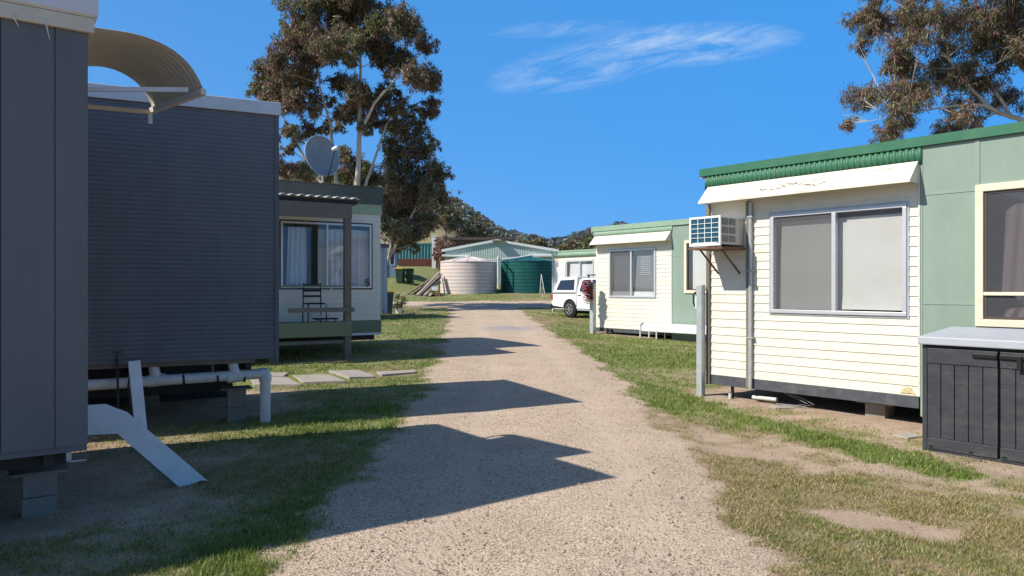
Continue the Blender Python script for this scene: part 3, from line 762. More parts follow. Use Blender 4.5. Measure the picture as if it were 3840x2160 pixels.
# porch of the number 5 cabin
PY = -1.25
b = MB(); b.box(-5, -1.16, PY + .02, -.04, .83, .87)
for k in range(8): pass
b.build('porch_deck', 'porch_timber', c3)
b = MB(); b.box(-5, -1.14, PY - .02, PY + .015, .62, .93); b.box(-1.158, -1.13, PY + .02, -.04, .62, .87); b.build('deck_edge', 'porch_green', c3, bevel=.004)
b = MB(); b.box(-5, -1.3, PY + .03, PY + .07, .47, .54); b.build('lower_board', 'porch_timber', c3)
for xx in (-1.22, -2.80, -4.4):
    b = MB(); b.box(xx - .07, xx + .07, PY - .05 + .04, PY + .14, .0, 3.2); b.build('porch_post', 'olive_paint', c3, bevel=.005)
b = MB(); b.box(-5, -1.145, PY - .03, PY + .012, 3.13, 3.45); b.build('porch_beam', 'olive_paint', c3, bevel=.005)
b = MB(); b.box(-5, -1.29, PY + .02, PY + .07, 1.665, 1.70); b.build('hand_rail', 'porch_green', c3)
b = MB(); b.box(-2.5, -1.1, PY - .055, PY - .022, 1.14, 1.235); b.build('rail_board', 'porch_timber', c3)
b = MB(); wv = wave(-5, -.98, .19, .022, 3.60, 8); vs = [(x, PY - .12, z - .03) for x, z in wv] + [(x, .1 - .15, z + .055) for x, z in wv]; k = len(wv)
b.add(vs, [(i, i + 1, k + i + 1, k + i) for i in range(k - 1)]); b.build('porch_roof', 'white_fascia', c3, smooth=True, thick=.004)
b = MB(); b.box(-5, -1.0, PY + .02, PY + .06, 3.46, 3.545); b.box(-1.06, -1.0, PY + .07, -.07, 3.46, 3.545); b.box(-2.35, -2.3, PY + .07, -.07, 3.46, 3.545); b.build('rafter', 'dark_steel', c3)
ch = thing('porch_chair', 'dark metal framed chair standing on the porch of cabin 5', 'chair', at(P3, A3, -1.80, -.75, z3 + .75), A3, zlocal=True)
zt_ = .87 - z3 - .75 + z3 - .0
dz_ = .87 - (z3 + .75)
for sx in (-.2, .2):
    for sy in (-.2, .2):
        b = MB(); b.tube([(sx, sy, dz_), (sx * .95, sy * .95, dz_ + (.44 if sy < 0 else .88))], .014, 8); b.build('leg', 'black_plastic', ch)
b = MB(); b.box(-.21, .21, -.21, .2, dz_ + .43, dz_ + .46); b.build('seat', 'black_plastic', ch, bevel=.01)
for zz in (.58, .70, .82):
    b = MB(); b.box(-.185, .185, .182, .198, dz_ + zz, dz_ + zz + .045); b.build('back_slat', 'dark_steel', ch)
bt = thing('porch_table', 'small dark folded table on the porch deck beside the chair', 'table', at(P3, A3, -1.55, -.85, .87), A3, zlocal=True)
b = MB(); b.box(-.3, .2, -.15, .15, .10, .13); b.build('table_top', 'dark_steel', bt, bevel=.006)
for sx in (-.25, .15): 
    b = MB(); b.tube([(sx, 0, 0), (sx + .03, 0, .1)], .012, 8); b.build('leg', 'dark_steel', bt)
br = thing('leaning_stick', 'long white stick leaning against the porch post', 'stick', at(P3, A3, -1.95, -.95, .87), A3, zlocal=True)
b = MB(); b.tube([(.18, .05, .01), (.42, -.1, .75), (.60, -.2, 1.32)], .014, 8); b.build('handle', 'white_paint', br)
b = MB(); b.box(.13, .21, .02, .08, 0, .06); b.build('foot', 'cream_metal', br)

# satellite dish on the roof of number 5
dx_, dy_ = at(P3, A3, -.95, .35, 0)[:2]
ds = thing('satellite_dish', 'grey round satellite dish on the dark green roof of cabin 5', 'satellite dish', (dx_, dy_, 4.04), 0)
nrm = Vector((.68, -.68, .20)).normalized(); ctr = Vector((-.36, .0, 4.75)); q = nrm.to_track_quat('Z', 'Y')
b = MB(); prof = [(r_ * .47, .10 * r_ * r_ - .06) for r_ in [i / 10 for i in range(11)]]; b.lathe(prof, 40)
b.v = [tuple(ctr + q @ Vector((x * .95, y * 1.05, z))) for x, y, z in b.v]; b.f = [f for f in b.f if len(f) == 4]
b.build('reflector', 'dish', ds, smooth=True, thick=.012)
b = MB(); rim = [tuple(ctr + q @ Vector((.95 * .47 * math.cos(a), 1.05 * .47 * math.sin(a), .042))) for a in [2 * math.pi * k / 40 for k in range(41)]]; b.tube(rim, .012, 6, False); b.build('rim', 'galv', ds, smooth=True)
low = ctr + q @ Vector((0, -.45, .03)); lnb = ctr + Vector((.39, -.26, .14))
b = MB(); b.tube([tuple(low + Vector((.10, -.02, -.06))), tuple(lnb)], .014, 8); b.build('feed_arm', 'dark_steel', ds)
b = MB(); b.tube([tuple(lnb + Vector((-.06, .06, -.02))), tuple(lnb), tuple(lnb + Vector((.07, -.05, .02)))], [.05, .045, .04], 12); b.build('receiver', 'white_paint', ds, smooth=True)
b = MB(); b.tube([(-.36, .12, 4.04), (-.36, .12, 4.5), tuple(ctr - nrm * .1)], .025, 10); b.bar((-.6, .12, 4.055), (-.1, .12, 4.055), .05, .03); b.build('mast', 'galv', ds)

# ------------------------------------------------------------------ right cabins
def right_cabin(P, ang, label, o):
    base = gz(*P)
    t = thing('cabin', label, 'cabin', (*P, base), ang, 'cabins in the right row')
    zc, zt, Wn, G = o['clad'], o['top'], o['win'], o.get('gwin')
    zb = o['beam']; roofm = o['roof']; L = o.get('len', 8)
    zi = o['corr']       # bottom of corrugated apron
    zf = o['flash']      # bottom of flashing
    za = o.get('awn')
    boards(0, 3.08, zc, zi + .03, .1255, 0, .012, [Wn]).build('board_wall', 'cream_boards', t)
    b = MB(); b.box(3.081, 3.10, -.03, .02, zc - .0, zi + .02); b.build('corner_trim', 'cream_metal', t)
    b = MB(); b.box(0, .03, .02, 6.9, zc, zt - .055); b.build('side_wall', 'cream_boards', t)
    b = MB(); b.box(0, L, 6.9, 6.93, zc, zt - .055); b.build('back_wall', 'cream_boards', t)
    b = MB(); b.box(.03, L - .04, .05, 6.88, zc, zc + .04); b.build('floor', 'dark_steel', t)
    b = MB(); b.box(.0, 3.08, -.008, .06, zb, zc - .005); b.build('floor_beam', 'steel_beam', t, bevel=.006)
    b = MB()
    for yy in (1.0, 3.0, 5.0): b.box(.1, L - .2, yy, yy + .07, zb, zc - .005)
    b.build('chassis_beam', 'dark_steel', t)
    # roof, flashing, corrugated apron
    b = MB(); b.box(-.14, L, -.02, 7.0, zt - .05, zt - .004); b.build('roof', roofm, t)
    b = MB(); b.strip([(-.055, zf), (-.062, zf + .004), (-.062, zt - .006), (-.05, zt), (.12, zt + .012)], 'x', -.17, L)
    b.build('flashing', roofm, t, thick=.004)
    b = MB(); b.box(-.165, -.14, -.05, 6.98, zf - .02, zt - .004); b.build('barge_board', 'white_paint', t)
    b = MB(); b.strip(wave(-.08, 3.125, .076, .009, -.04, 8), 'z', zi, zf + .02); b.build('corrugated_apron', roofm, t, smooth=True, thick=.003)
    if za:
        b = MB(); y0, y1 = -.052, -.30
        b.strip([(y0, zi + .035), (y1 + .01, za + .01), (y1, za), (y1, za - .022), (y1 + .012, za - .022)], 'x', -.02, 3.09)
        a_ = b.build('awning', 'cream_metal', t, thick=.004)
        for xx in (-.02, 3.087):
            b = MB(); b.add([(xx, y0, zi + .03), (xx, y1, za), (xx, y1 + .02, za - .02), (xx, y0, za - .02)], [(0, 1, 2, 3)]); b.build('end_cheek', 'cream_metal', a_, thick=.004)
        if o.get('dents'):
            b = MB(); rr = random.Random(5)
            for k in range(34):
                s_ = k / 33; xx = 1.0 + .95 * s_; f_ = .62 + .10 * math.sin(s_ * 9) - (.02 if k % 3 else .05); f_ += rr.uniform(-.03, .03)
                yy = y0 + (y1 - y0) * f_ - .006; zz = zi + .035 + (za - zi - .035) * f_ + .003
                w_, h_ = rr.uniform(.006, .017), rr.uniform(.006, .016)
                dy, dz = (y1 - y0), (za - zi - .035); ln = math.hypot(dy, dz); dy, dz = dy / ln * h_, dz / ln * h_
                b.add([(xx - w_, yy - dy, zz - dz), (xx + w_, yy - dy * .6, zz - dz * .6), (xx + w_ * .8, yy + dy, zz + dz), (xx - w_ * .7, yy + dy * .7, zz + dz * .7)], [(0, 1, 2, 3)])
            b.build('rust_tear', 'rust', a_)
            for (xa, xb, f_) in ((.55, .98, .5), (1.2, 1.7, .42), (1.75, 2.25, .36), (2.3, 2.8, .25)):
                yy = y0 + (y1 - y0) * f_ - .005; zz = zi + .035 + (za - zi - .035) * f_ + .003
                b = MB(); b.tube([(xa, yy, zz), ((xa + xb) / 2, yy + .002, zz + .004), (xb, yy, zz + .002)], .0025, 5); b.build('crease', 'galv', a_)
    # caravan window
    b = MB(); frame_rect(b, *Wn, .05, -.035, .05); mx = o.get('mull', (Wn[0] + Wn[1]) / 2 + .02)
    b.box(mx - .028, mx + .028, -.033, .04, Wn[2] + .05, Wn[3] - .05); w = b.build('window', 'alu', t, bevel=.004)
    b = MB(); frame_rect(b, Wn[0] - .028, Wn[1] + .028, Wn[2] - .028, Wn[3] + .028, .027, -.016, .002); b.build('surround', 'cream_wood' if o.get('surround') else 'galv', w)
    b = MB(); b.box(Wn[0] + .05, Wn[1] - .05, .0, .005, Wn[2] + .05, Wn[3] - .05); b.build('pane', 'glass', w)
    bl = o['blinds']
    for (x0t, x1t, x0b, x1b, z0, z1, yy, mt) in bl:
        b = MB(); b.add([(x0t, yy, z1), (x1t, yy, z1), (x1b, yy - .004, z0), (x0b, yy - .004, z0)], [(0, 1, 2, 3)]); b.build('blind', mt, w, thick=.003)
    b = MB(); b.box(Wn[0] + .03, Wn[1] - .03, .125, .14, Wn[3] - .2, Wn[3]); b.build('lightening_board', 'lightening_board', w)  # grey board added to lighten the dark band above the blinds
    if o.get('screen'):
        b = MB(); b.box(Wn[0] + .05, mx - .03, -.014, -.012, Wn[2] + .05, Wn[3] - .05); b.build('flyscreen', o['screen'], w)
    # green annexe
    zg0 = o['gbot']; hole = G or (L - .3, L - .2, 1.2, 1.3)
    panel_with_hole(3.105, L, zg0, zf, -.02, hole).build('annexe_wall', 'sage_panel' if not o.get('pale') else 'sage_panel', t)
    for zz in o['joints']:
        xb = hole[0] - .005 if hole[2] < zz < hole[3] else L
        b = MB(); b.box(3.135, xb, -.026, -.0205, zz - .022, zz + .022); b.build('batten', 'sage_batten', t)
    b = MB(); b.box(3.71, 3.76, -.0285, -.0265, hole[3] + .005, zf - .005); b.build('batten', 'sage_batten', t)
    b = MB(); b.box(3.105, 3.13, -.026, -.021, zg0, zf - .02); b.build('edge_strip', 'sage_batten', t)
    b = MB(); b.box(L - .03, L, .0, 6.9, zg0, zt - .055); b.build('side_wall', 'sage_panel', t)
    if G:
        b = MB(); frame_rect(b, *G, .085, -.06, .04); gw = b.build('annexe_window', 'cream_wood', t, bevel=.005)
        I = (G[0] + .085, G[1] - .085, G[2] + .085, G[3] - .085)
        b = MB(); frame_rect(b, *I, .03, -.035, .03); b.build('sash', 'dark_alu', gw)
        b = MB(); b.box(I[0] + .03, I[1] - .03, -.01, -.005, I[2] + .03, I[3] - .03); b.build('pane', 'glass', gw)
        if o.get('rail'):
            b = MB(); b.box(I[0] - .0, I[1], -.055, -.036, o['rail'] - .02, o['rail'] + .02); b.build('rail', 'cream_wood', gw, bevel=.004)
            b = MB(); b.box(I[0] + .03, I[1] - .03, -.028, -.026, I[2] + .03, I[3] - .03); b.build('flyscreen', 'flyscreen_light', gw)
            # tied pink curtain with scalloped edges
            for (xa, xb, za_, zb_, s1, s2) in ((I[0] + .2, I[1] - .03, 1.53, 2.55, 1, 0), (I[0] + .2, I[1] - .03, 1.28, 1.40, 0, 1)):
                n = 60; rows = 8; vs = []
                for r_ in range(rows + 1):
                    for i in range(n + 1):
                        s = i / n; x = xa + (xb - xa) * s - (.05 * r_ / rows if s < .3 else 0)
                        top = zb_ + (.10 * min(1, s * 3) + .03 * math.sin(s * 14)) * (1 if s1 else .4)
                        bot = za_ + (.075 * math.sin(s * 12.5 + .7) - .03) * (1 if s1 else 0)
                        vs.append((x, .05 + .022 * math.sin(s * 46 + r_ * .15), top + (bot - top) * r_ / rows))
                b = MB(); b.add(vs, [(r_ * (n + 1) + i, r_ * (n + 1) + i + 1, (r_ + 1) * (n + 1) + i + 1, (r_ + 1) * (n + 1) + i) for r_ in range(rows) for i in range(n)])
                b.build('curtain', 'pink_curtain', gw, smooth=True)
        else:
            b = MB(); b.box(I[0] + .15, I[1] - .02, .05, .06, I[2] + .03, I[3] - .12); b.build('blind', 'blind', gw)
    return t

AR = R(-50.34)
PR1 = (3.127, 11.57)
r1 = right_cabin(PR1, AR, 'cream and sage cabin with a dark green roof and window air conditioner, nearest right',
    dict(clad=.295, top=3.53, win=(1.05, 2.94, 1.29, 2.725), beam=.14, roof='green_roof', corr=3.195, flash=3.41, awn=2.975, mull=1.995, gbot=.05,
         joints=(2.82, 1.47), gwin=(3.72, 5.1, 1.2, 2.865), rail=1.583, dents=True, screen='flyscreen', surround=False,
         blinds=[(1.16, 2.26, 1.115, 2.2, 1.345, 2.61, .10, 'blind'), (2.135, 2.885, 2.065, 2.885, 1.36, 2.61, .072, 'blind')]))
PR2 = (2.77, 24.2); AR2 = R(-50.28)
r2 = right_cabin(PR2, AR2, 'cream and sage green cabin with a white bench along its front, second on the right',
    dict(clad=.36, top=3.66, win=(.6, 2.485, 1.355, 2.87), beam=.23, roof='pale_green_roof', corr=3.30, flash=3.50, awn=3.075, mull=1.52, gbot=.12,
         joints=(2.6, ), gwin=(3.57, 5.0, 1.5, 3.035), screen='flyscreen',
         blinds=[(.72, 1.6, .72, 1.56, 1.545, 2.74, .10, 'grey_blind'), (1.66, 2.43, 1.58, 2.43, 1.545, 2.80, .104, 'grey_blind'), (.65, 2.43, .65, 2.43, 1.405, 1.54, .06, 'white_paint')] + [(1.82, 2.22, 1.82, 2.22, z_, z_ + .035, .09, 'pale_slat') for z_ in (2.05, 2.11, 2.17, 2.23, 2.29, 2.35, 2.41, 2.47, 2.53, 2.59)]))
PR3 = (2.12, 37.0)
r3 = right_cabin(PR3, AR2, 'small cream cabin with a pale green roof behind the white utility car',
    dict(clad=.75, top=3.50, win=(.9, 2.75, 1.5, 2.98), beam=.6, roof='pale_green_roof', corr=3.16, flash=3.42, awn=None, gbot=.55,
         joints=(2.6, ), gwin=None, blinds=[(1.1, 1.75, 1.0, 1.7, 1.56, 2.85, .07, 'curtain'), (1.88, 2.68, 1.88, 2.68, 1.56, 2.80, .07, 'white_paint')]))
b = MB(); b.box(-.10, .0, -.06, .06, .3, 3.4); b.build('corner_post', 'galv', r3)
b = MB(); b.box(.0, .85, -.03, -.016, .6, 2.95); b.build('rusty_panel', 'white_fascia', r3)
text_mesh('number', '0', .3, 'number_black', r3, (.28, -.035, 2.72 - gz(*PR3)))

# trims on the near right cabin
b = MB(); b.box(-.055, .005, -.045, .0, .14, 2.97); b.build('corner_board', 'weathered_wood', r1)
b = MB(); b.box(.655, .705, -.045, -.014, .16, 2.95); b.build('cover_batten', 'weathered_wood', r1)
b = MB(); b.tube([(.735, -.05, .15), (.735, -.05, 2.93)], .027, 12); dpp = b.build('downpipe', 'galv', r1, smooth=True)
for zz in (.9, 1.9, 2.7):
    b = MB(); b.box(.695, .785, -.088, -.012, zz, zz + .02); b.build('clip', 'galv', dpp)
b = MB(); pts = [(2.86, .30), (2.89, .345), (2.93, .375), (2.965, .38), (3.0, .36), (3.03, .315), (3.045, .29), (3.0, .305), (2.94, .30)]
b.prism([(x, z + .02) for x, z in pts], -.022, -.016); b.build('name_plate', 'plate_gold', r1)
pg = thing('meter_post', 'square galvanised post standing at the corner of the near right cabin', 'post', at(PR1, AR, -.1, -.12, gz(2.97, 11.6)), AR, 'square galvanised posts', zlocal=True)
b = MB(); b.box(-.05, .05, -.05, .05, -.1, 1.74); b.build('post_tube', 'galv', pg, bevel=.006)
b = MB(); b.box(-.085, -.051, -.035, .035, 1.36, 1.56); b.build('tap_box', 'white_paint', pg, bevel=.01)
b = MB(); b.tube([(-.10, -.02, 1.40), (-.125, -.02, 1.46), (-.125, -.02, 1.58), (-.09, -.02, 1.63), (-.07, -.02, 1.6)], .012, 8); b.build('hook', 'black_plastic', pg, smooth=True)
pier(at(PR1, AR, 2.46, .33), AR, .26, .3, .20, 1, 'single pale block under the steel beam of the near right cabin', 'block piers', .46)
pier(at(PR1, AR, 4.4, .5), AR, .3, .3, .14, 1, 'block hidden behind the dark storage box', 'block piers', .4)
lg = thing('jack_leg', 'short black jack leg on a white stub under the near right cabin', 'jack', at(PR1, AR, .36, .05), AR, zlocal=True)
b = MB(); b.tube([(0, 0, 0), (0, 0, .26)], .024, 10); b.build('leg', 'black_plastic', lg)
b = MB(); b.tube([(0, -.06, -.02), (0, -.06, .08)], .026, 10); b.build('stub', 'pvc', lg)
hs2 = thing('loose_hose', 'loose cable and pale pipe lying in the dark under the near right cabin', 'cable', at(PR1, AR, .8, .12), AR, zlocal=True)
b = MB(); b.tube([(-.1, -.05, .06), (.3, -.06, .07)], .03, 10); b.build('pipe', 'pvc', hs2, smooth=True)
for k in range(2):
    b = MB(); b.tube([(.3, .0, .2), (.55 + k * .12, -.02, .13), (.75 + k * .1, -.02, .06), (.6 + k * .1, -.06, .02), (.3 + k * .1, -.08, .015)], .008, 6); b.build('cable', 'cable_grey', hs2, smooth=True)
for (xx, yy, w_, d_, a_) in ((1.3, -.12, .32, .16, .2), (3.25, -.75, .30, .2, .5)):
    b = MB(); b.box(-w_ / 2, w_ / 2, -d_ / 2, d_ / 2, 0, .03); o = b.build('flat_stone', 'concrete', None, bevel=.01); p_ = at(PR1, AR, xx, yy)
    o.location = (p_[0], p_[1], p_[2] - .008); o.rotation_euler = (R(2), R(1), a_); tag(o, 'flat pale stone in the dirt under the downpipe side of the window' if xx < 2 else 'flat pale stone in the dirt beside the dark storage box', 'stone', 'flat stones')

# window air conditioner
ac = thing('air_conditioner', 'cream window air conditioner with a blue grille sticking out of the boarded wall', 'air conditioner', at(PR1, AR, .06, 0, 2.27), AR, zlocal=True)
D_ = .63; Wd = .555; H_ = .44
b = MB(); b.box(.012, Wd - .012, -D_ + .03, -.02, .02, H_ - .012); b.build('case', 'ac_body', ac, bevel=.012)
b = MB(); frame_rect(b, 0, Wd, 0, H_, .035, -D_ - .005, -D_ + .029); b.box(.06, Wd - .06, -D_ - .003, -D_ + .02, .0351, .055); fr = b.build('front_frame', 'ac_frame', ac, bevel=.006)
b = MB()
for k in range(26): zz = .058 + k * (H_ - .098) / 26; b.box(.036, Wd - .036, -D_ + .008, -D_ + .014, zz, zz + .008)
b.box(.036, Wd - .036, -D_ + .0185, -D_ + .028, .056, H_ - .036); b.build('coil', 'ac_fins', ac)
b = MB()
for k in range(1, 4): xx = .036 + k * (Wd - .072) / 4; b.box(xx - .005, xx + .005, -D_ - .002, -D_ + .004, .056, H_ - .036)
for k in range(1, 5): zz = .056 + k * (H_ - .09) / 5; b.box(.036, Wd - .036, -D_ - .0035, -D_ - .0021, zz - .004, zz + .004)
b.build('grille', 'ac_frame', ac)
for c_ in range(2):
    for r_ in range(3):
        ya = -D_ + .05 + c_ * .185; za_ = .06 + r_ * .125
        b = MB(); b.box(Wd - .013, Wd - .008, ya, ya + .155, za_, za_ + .095); v_ = b.build('vent', 'dark_steel', ac)
        b = MB()
        for k in range(6): b.box(Wd - .0078, Wd - .004, ya + .004, ya + .151, za_ + .008 + k * .0155, za_ + .014 + k * .0155)
        b.build('louvre', 'ac_body', v_)
b = MB(); b.box(-.02, Wd + .02, -D_ + .0, -.03, -.045, -.012); b.build('shelf', 'rust', ac)
for xx in (.1, Wd - .08):
    b = MB(); b.bar((xx, -.5, -.04), (xx, -.02, -.40), .03, .012, (1, 0, 0)); b.build('bracket', 'rust', ac)
b = MB(); b.tube([(.3, -D_ + .1, -.02), (.3, -D_ + .09, -.08), (.34, -D_ + .09, -.09)], .012, 8); b.build('drain', 'pvc', ac)

# plastic garden storage box
sx_, sy_ = 4.40, 7.89
sb = thing('storage_box', 'dark grey plank patterned garden storage box with a pale grey lid', 'storage box', (sx_, sy_, gz(sx_, sy_)), AR, zlocal=True)
Wb, Db, Hb = 1.44, .86, 1.13
b = MB(); b.box(0, Wb, .045, Db, .0, Hb); b.build('box_body', 'box_plastic', sb, bevel=.01)
for k, x0 in enumerate((.055, Wb / 2 + .012)):
    x1 = x0 + Wb / 2 - .067
    b = MB(); b.box(x0, x1, -.012, .012, .03, .15); b.box(x0, x1, -.012, .012, Hb - .19, Hb - .03)
    n = 5; pw = (x1 - x0) / n
    for i in range(n): b.box(x0 + i * pw + (.004 if i else 0), x0 + (i + 1) * pw - (.004 if i < n - 1 else 0), -.002, .012, .151, Hb - .191)
    b.box(x0, x1, .0125, .04, .03, Hb - .03); dd = b.build('door', 'box_plastic', sb, bevel=.004)
    b = MB()
    if k == 0: b.box(x1 - .22, x1 + .0, -.035, -.013, Hb - .10, Hb - .06)
    else: b.box(x0, x0 + .28, -.035, -.013, Hb - .10, Hb - .06); b.box(x0 + .15, x0 + .19, -.05, -.036, Hb - .20, Hb - .06)
    b.build('latch', 'black_plastic', dd, bevel=.004)
    b = MB()
    for xx in (x0 + .02, x0 + .40): b.box(xx, xx + .04, -.014, -.0122, .045, .065)
    b.build('drain_slot', 'black_plastic', dd)
b = MB(); b.box(0, .05, .0, .044, 0, Hb); b.box(Wb - .05, Wb, .0, .044, 0, Hb); b.box(.0505, Wb - .0505, 0, .044, 0, .028); b.build('edge_frame', 'box_plastic', sb, bevel=.008)
b = MB(); z0 = Hb + .005
b.add([(-.03, -.05, z0), (Wb + .03, -.05, z0), (Wb + .03, Db + .03, z0), (-.03, Db + .03, z0), (-.03, -.05, z0 + .085), (Wb + .03, -.05, z0 + .085), (Wb + .03, Db + .03, z0 + .16), (-.03, Db + .03, z0 + .16)],
      [(0, 3, 2, 1), (4, 5, 6, 7), (0, 1, 5, 4), (1, 2, 6, 5), (2, 3, 7, 6), (3, 0, 4, 7)]); b.build('lid', 'box_lid', sb, bevel=.012)
b = MB(); b.box(.08, .5, -.03, .0, -.01, .015); o = b.build('timber_offcut', 'weathered_wood', None); p_ = at((sx_, sy_), AR, .1, -.06); o.location = (p_[0], p_[1], p_[2] + .004); o.rotation_euler = (0, 0, AR - .08)
tag(o, 'thin strip of wood lying along the foot of the dark storage box', 'wood strip')

# second right cabin: post with flowers, bench
p_ = at(PR2, AR2, .16, -.32); pp = thing('flower_post', 'square galvanised post with red flowers at the corner of the second right cabin', 'post', p_, AR2, 'square galvanised posts', zlocal=True)
b = MB(); b.box(-.075, .075, -.075, .075, -.1, 1.62); b.build('post_tube', 'galv', pp, bevel=.006)
hf = thing('hanging_flowers', 'bunch of red flowers hanging on the galvanised post', 'flowers', (p_[0] - .14, p_[1] - .1, p_[2] + 1.0), 0, zlocal=True)
rr = random.Random(3)
def cl(v, m): return max(-m, min(m, v))
for nm, mt, cnt, rs, zlo, zhi in (('blooms', 'red_flower', 150, .07, .1, .7), ('foliage', 'olive_paint', 60, .06, .1, .7), ('pale_bloom', 'white_paint', 40, .06, -.02, .12), ('pale_bloom', 'white_paint', 40, .06, .52, .68)):
    b = MB()
    for k in range(cnt):
        t_ = (k + rr.random()) / cnt; c_ = Vector((cl(rr.gauss(0, .085), .13) - .04 * t_, cl(rr.gauss(0, .07), .11), zlo + (zhi - zlo) * t_))
        a1 = rr.random() * 6.3
        for q in range(3):
            a_ = a1 + q * 2.1; u_ = Vector((math.cos(a_), math.sin(a_), rr.uniform(-.4, .4))) * rs; w_ = Vector((-u_.y, u_.x, u_.z)) * .6
            b.add([c_, c_ + u_ * .6 + w_, c_ + u_ * 1.2, c_ + u_ * .6 - w_], [(0, 1, 2, 3)])
    b.build(nm, mt, hf)
p_ = at(PR2, AR2, 2.3, -.5); bn = thing('bench', 'long white bench with a bent tube frame in front of the second right cabin', 'bench', p_, AR2, zlocal=True)
b = MB(); b.box(.03, 2.6, .0, .04, .22, .47); b.build('front_board', 'white_paint', bn, bevel=.02)
b = MB(); b.box(.03, 2.6, .041, .38, .425, .465); b.build('seat', 'white_paint', bn, bevel=.01)
for xx in (.02, .62, 2.5):
    b = MB(); b.tube([(xx, -.02, -.03), (xx, -.02, .40), (xx + .04, -.02, .47), (xx + .1, -.015, .49)] if xx < .3 else [(xx, -.0, -.03), (xx, -.0, .3)], .022, 8); b.build('leg', 'white_paint', bn, smooth=True)
    b = MB(); b.tube([(xx + .02, .36, -.03), (xx + .02, .36, .42)], .02, 8); b.build('leg', 'white_paint', bn, smooth=True)
for xx, lb in ((.55, 'left stub of the dark pair in the grass below the second right cabin'), (.72, 'right stub of the dark pair in the grass below the second right cabin')):
    p_ = at(PR2, AR2, xx, -.06); b = MB(); b.tube([(0, 0, -.05), (0, 0, .14)], .03, 8); b.tube([(0, 0, .14), (0, 0, .17)], .038, 8); o = b.build('pipe_stub', 'dark_steel', None); o.location = p_; tag(o, lb, 'pipe stub', 'pipe stubs')
# ------------------------------------------------------------------ background left: further cabins, bins
P4 = (-5.15, 30.2); A4 = R(33)
c4 = thing('cabin', 'shaded cabin with a pale blue corner strip just behind the number 5 cabin', 'cabin', (*P4, gz(*P4)), A4, 'cabins in the left row')
boards(-6, -.12, .75, 3.3, .14, 0, .012, ()).build('board_wall', 'bluegrey_wall', c4)
b = MB(); b.box(-.03, 0, .03, 2.97, .75, 3.3); b.build('end_wall', 'bluegrey_wall', c4)
shell(c4, -6, 0, 0, 3, .75, 3.3, 'bluegrey_wall', 'dark_green_roof', 3.45, .1)
b = MB(); b.box(-.12, .02, -.03, .02, .62, 3.3); b.build('corner_trim', 'bluegrey_wall', c4)
b = MB(); b.box(-6, .08, -.07, -.03, 3.3, 3.46); b.build('fascia', 'dark_green_roof', c4)
b = MB(); b.box(-5.9, -.1, .3, .38, .5, .745); b.box(-5.9, -.1, 2.2, 2.28, .5, .745); b.build('chassis_beam', 'dark_steel', c4)

P5 = (-8.75, 56.0); A5 = R(12); z5 = gz(*P5)
c5 = thing('cabin', 'distant pale blue grey gabled cabin with a dark door and window', 'cabin', (*P5, z5), A5, zlocal=True)
b = MB(); b.prism([(-4.2, 0), (0, 0), (0, 2.2), (-2.1, 2.9), (-4.2, 2.2)], 0, .05); b.box(-4.2, 0, .05, 5, 0, 2.2); b.build('wall', 'bluegrey_wall', c5)
b = MB(); b.prism([(-4.4, 2.13), (-2.1, 2.9), (.2, 2.13), (.2, 2.2), (-2.1, 2.98), (-4.4, 2.2)], -.25, 5.2); b.build('roof', 'shed_trim', c5)
b = MB(); b.box(-1.05, -.65, -.02, 0, .0, 1.7); b.build('door', 'car_glass', c5)
b = MB(); b.box(-.52, -.22, -.02, 0, 1.0, 2.0); b.build('window', 'car_glass', c5)
b = MB(); frame_rect(b, -.56, -.18, .96, 2.04, .05, -.03, -.0205); b.build('window_frame', 'white_paint', c5)

def wheelie(loc, rot, label, body, lid, grp='wheelie bins'):
    t = thing('wheelie_bin', label, 'wheelie bin', loc, rot, grp, zlocal=True)
    b = MB(); q = [(-.22, -.24), (.22, -.24), (.22, .24), (-.22, .24)]; w = [(-.29, -.33), (.29, -.33), (.29, .36), (-.29, .36)]
    b.add([(x, y, .04) for x, y in q] + [(x, y, 1.0) for x, y in w], [(0, 3, 2, 1), (4, 5, 6, 7), (0, 1, 5, 4), (1, 2, 6, 5), (2, 3, 7, 6), (3, 0, 4, 7)])
    b.box(-.31, .31, -.35, .38, .94, 1.0 - .001); b.build('bin_body', body, t, bevel=.02)
    b = MB(); b.prism([(-.31, 1.002), (.31, 1.002), (.29, 1.06), (0, 1.09), (-.29, 1.06)], -.37, .40); b.build('lid', lid, t, bevel=.015)
    for sx in (-.26, .26):
        b = MB(); b.lathe([(0, -.03), (.1, -.03), (.1, .03), (0, .03)], 14, (0, 0, 0), 'x'); b.v = [(x + sx, y + .27, z + .1) for x, y, z in b.v]; b.build('wheel', 'tyre', t)
    b = MB(); b.tube([(-.25, .44, .98), (.25, .44, .98)], .016, 8); b.build('handle', body, t)
    return t
x, y = -5.75, 33.6; wheelie((x, y, gz(x, y)), R(20), 'grey recycling bin with a yellow lid beside the number 5 cabin corner', 'bin_grey', 'lid_yellow')
x, y = -8.05, 53.0; wheelie((x, y, gz(x, y)), R(-10), 'green bin with a yellow lid in front of the distant blue grey cabin', 'bin_green', 'lid_yellow')
x, y = -7.45, 53.6; wheelie((x, y, gz(x, y)), R(5), 'dark green lidded bin, taller looking one of the pair by the distant cabin', 'bin_green', 'bin_green')
pot = thing('potted_shrub', 'low dark shrub in a white pot beside the gravel near the recycling bin', 'pot plant', (-5.35, 34.8, gz(-5.35, 34.8)), 0, zlocal=True)
b = MB(); b.lathe([(.14, -.02), (.2, .2), (.22, .22), (.19, .22), (0, .2)], 16); b.build('pot', 'white_paint', pot, smooth=True)

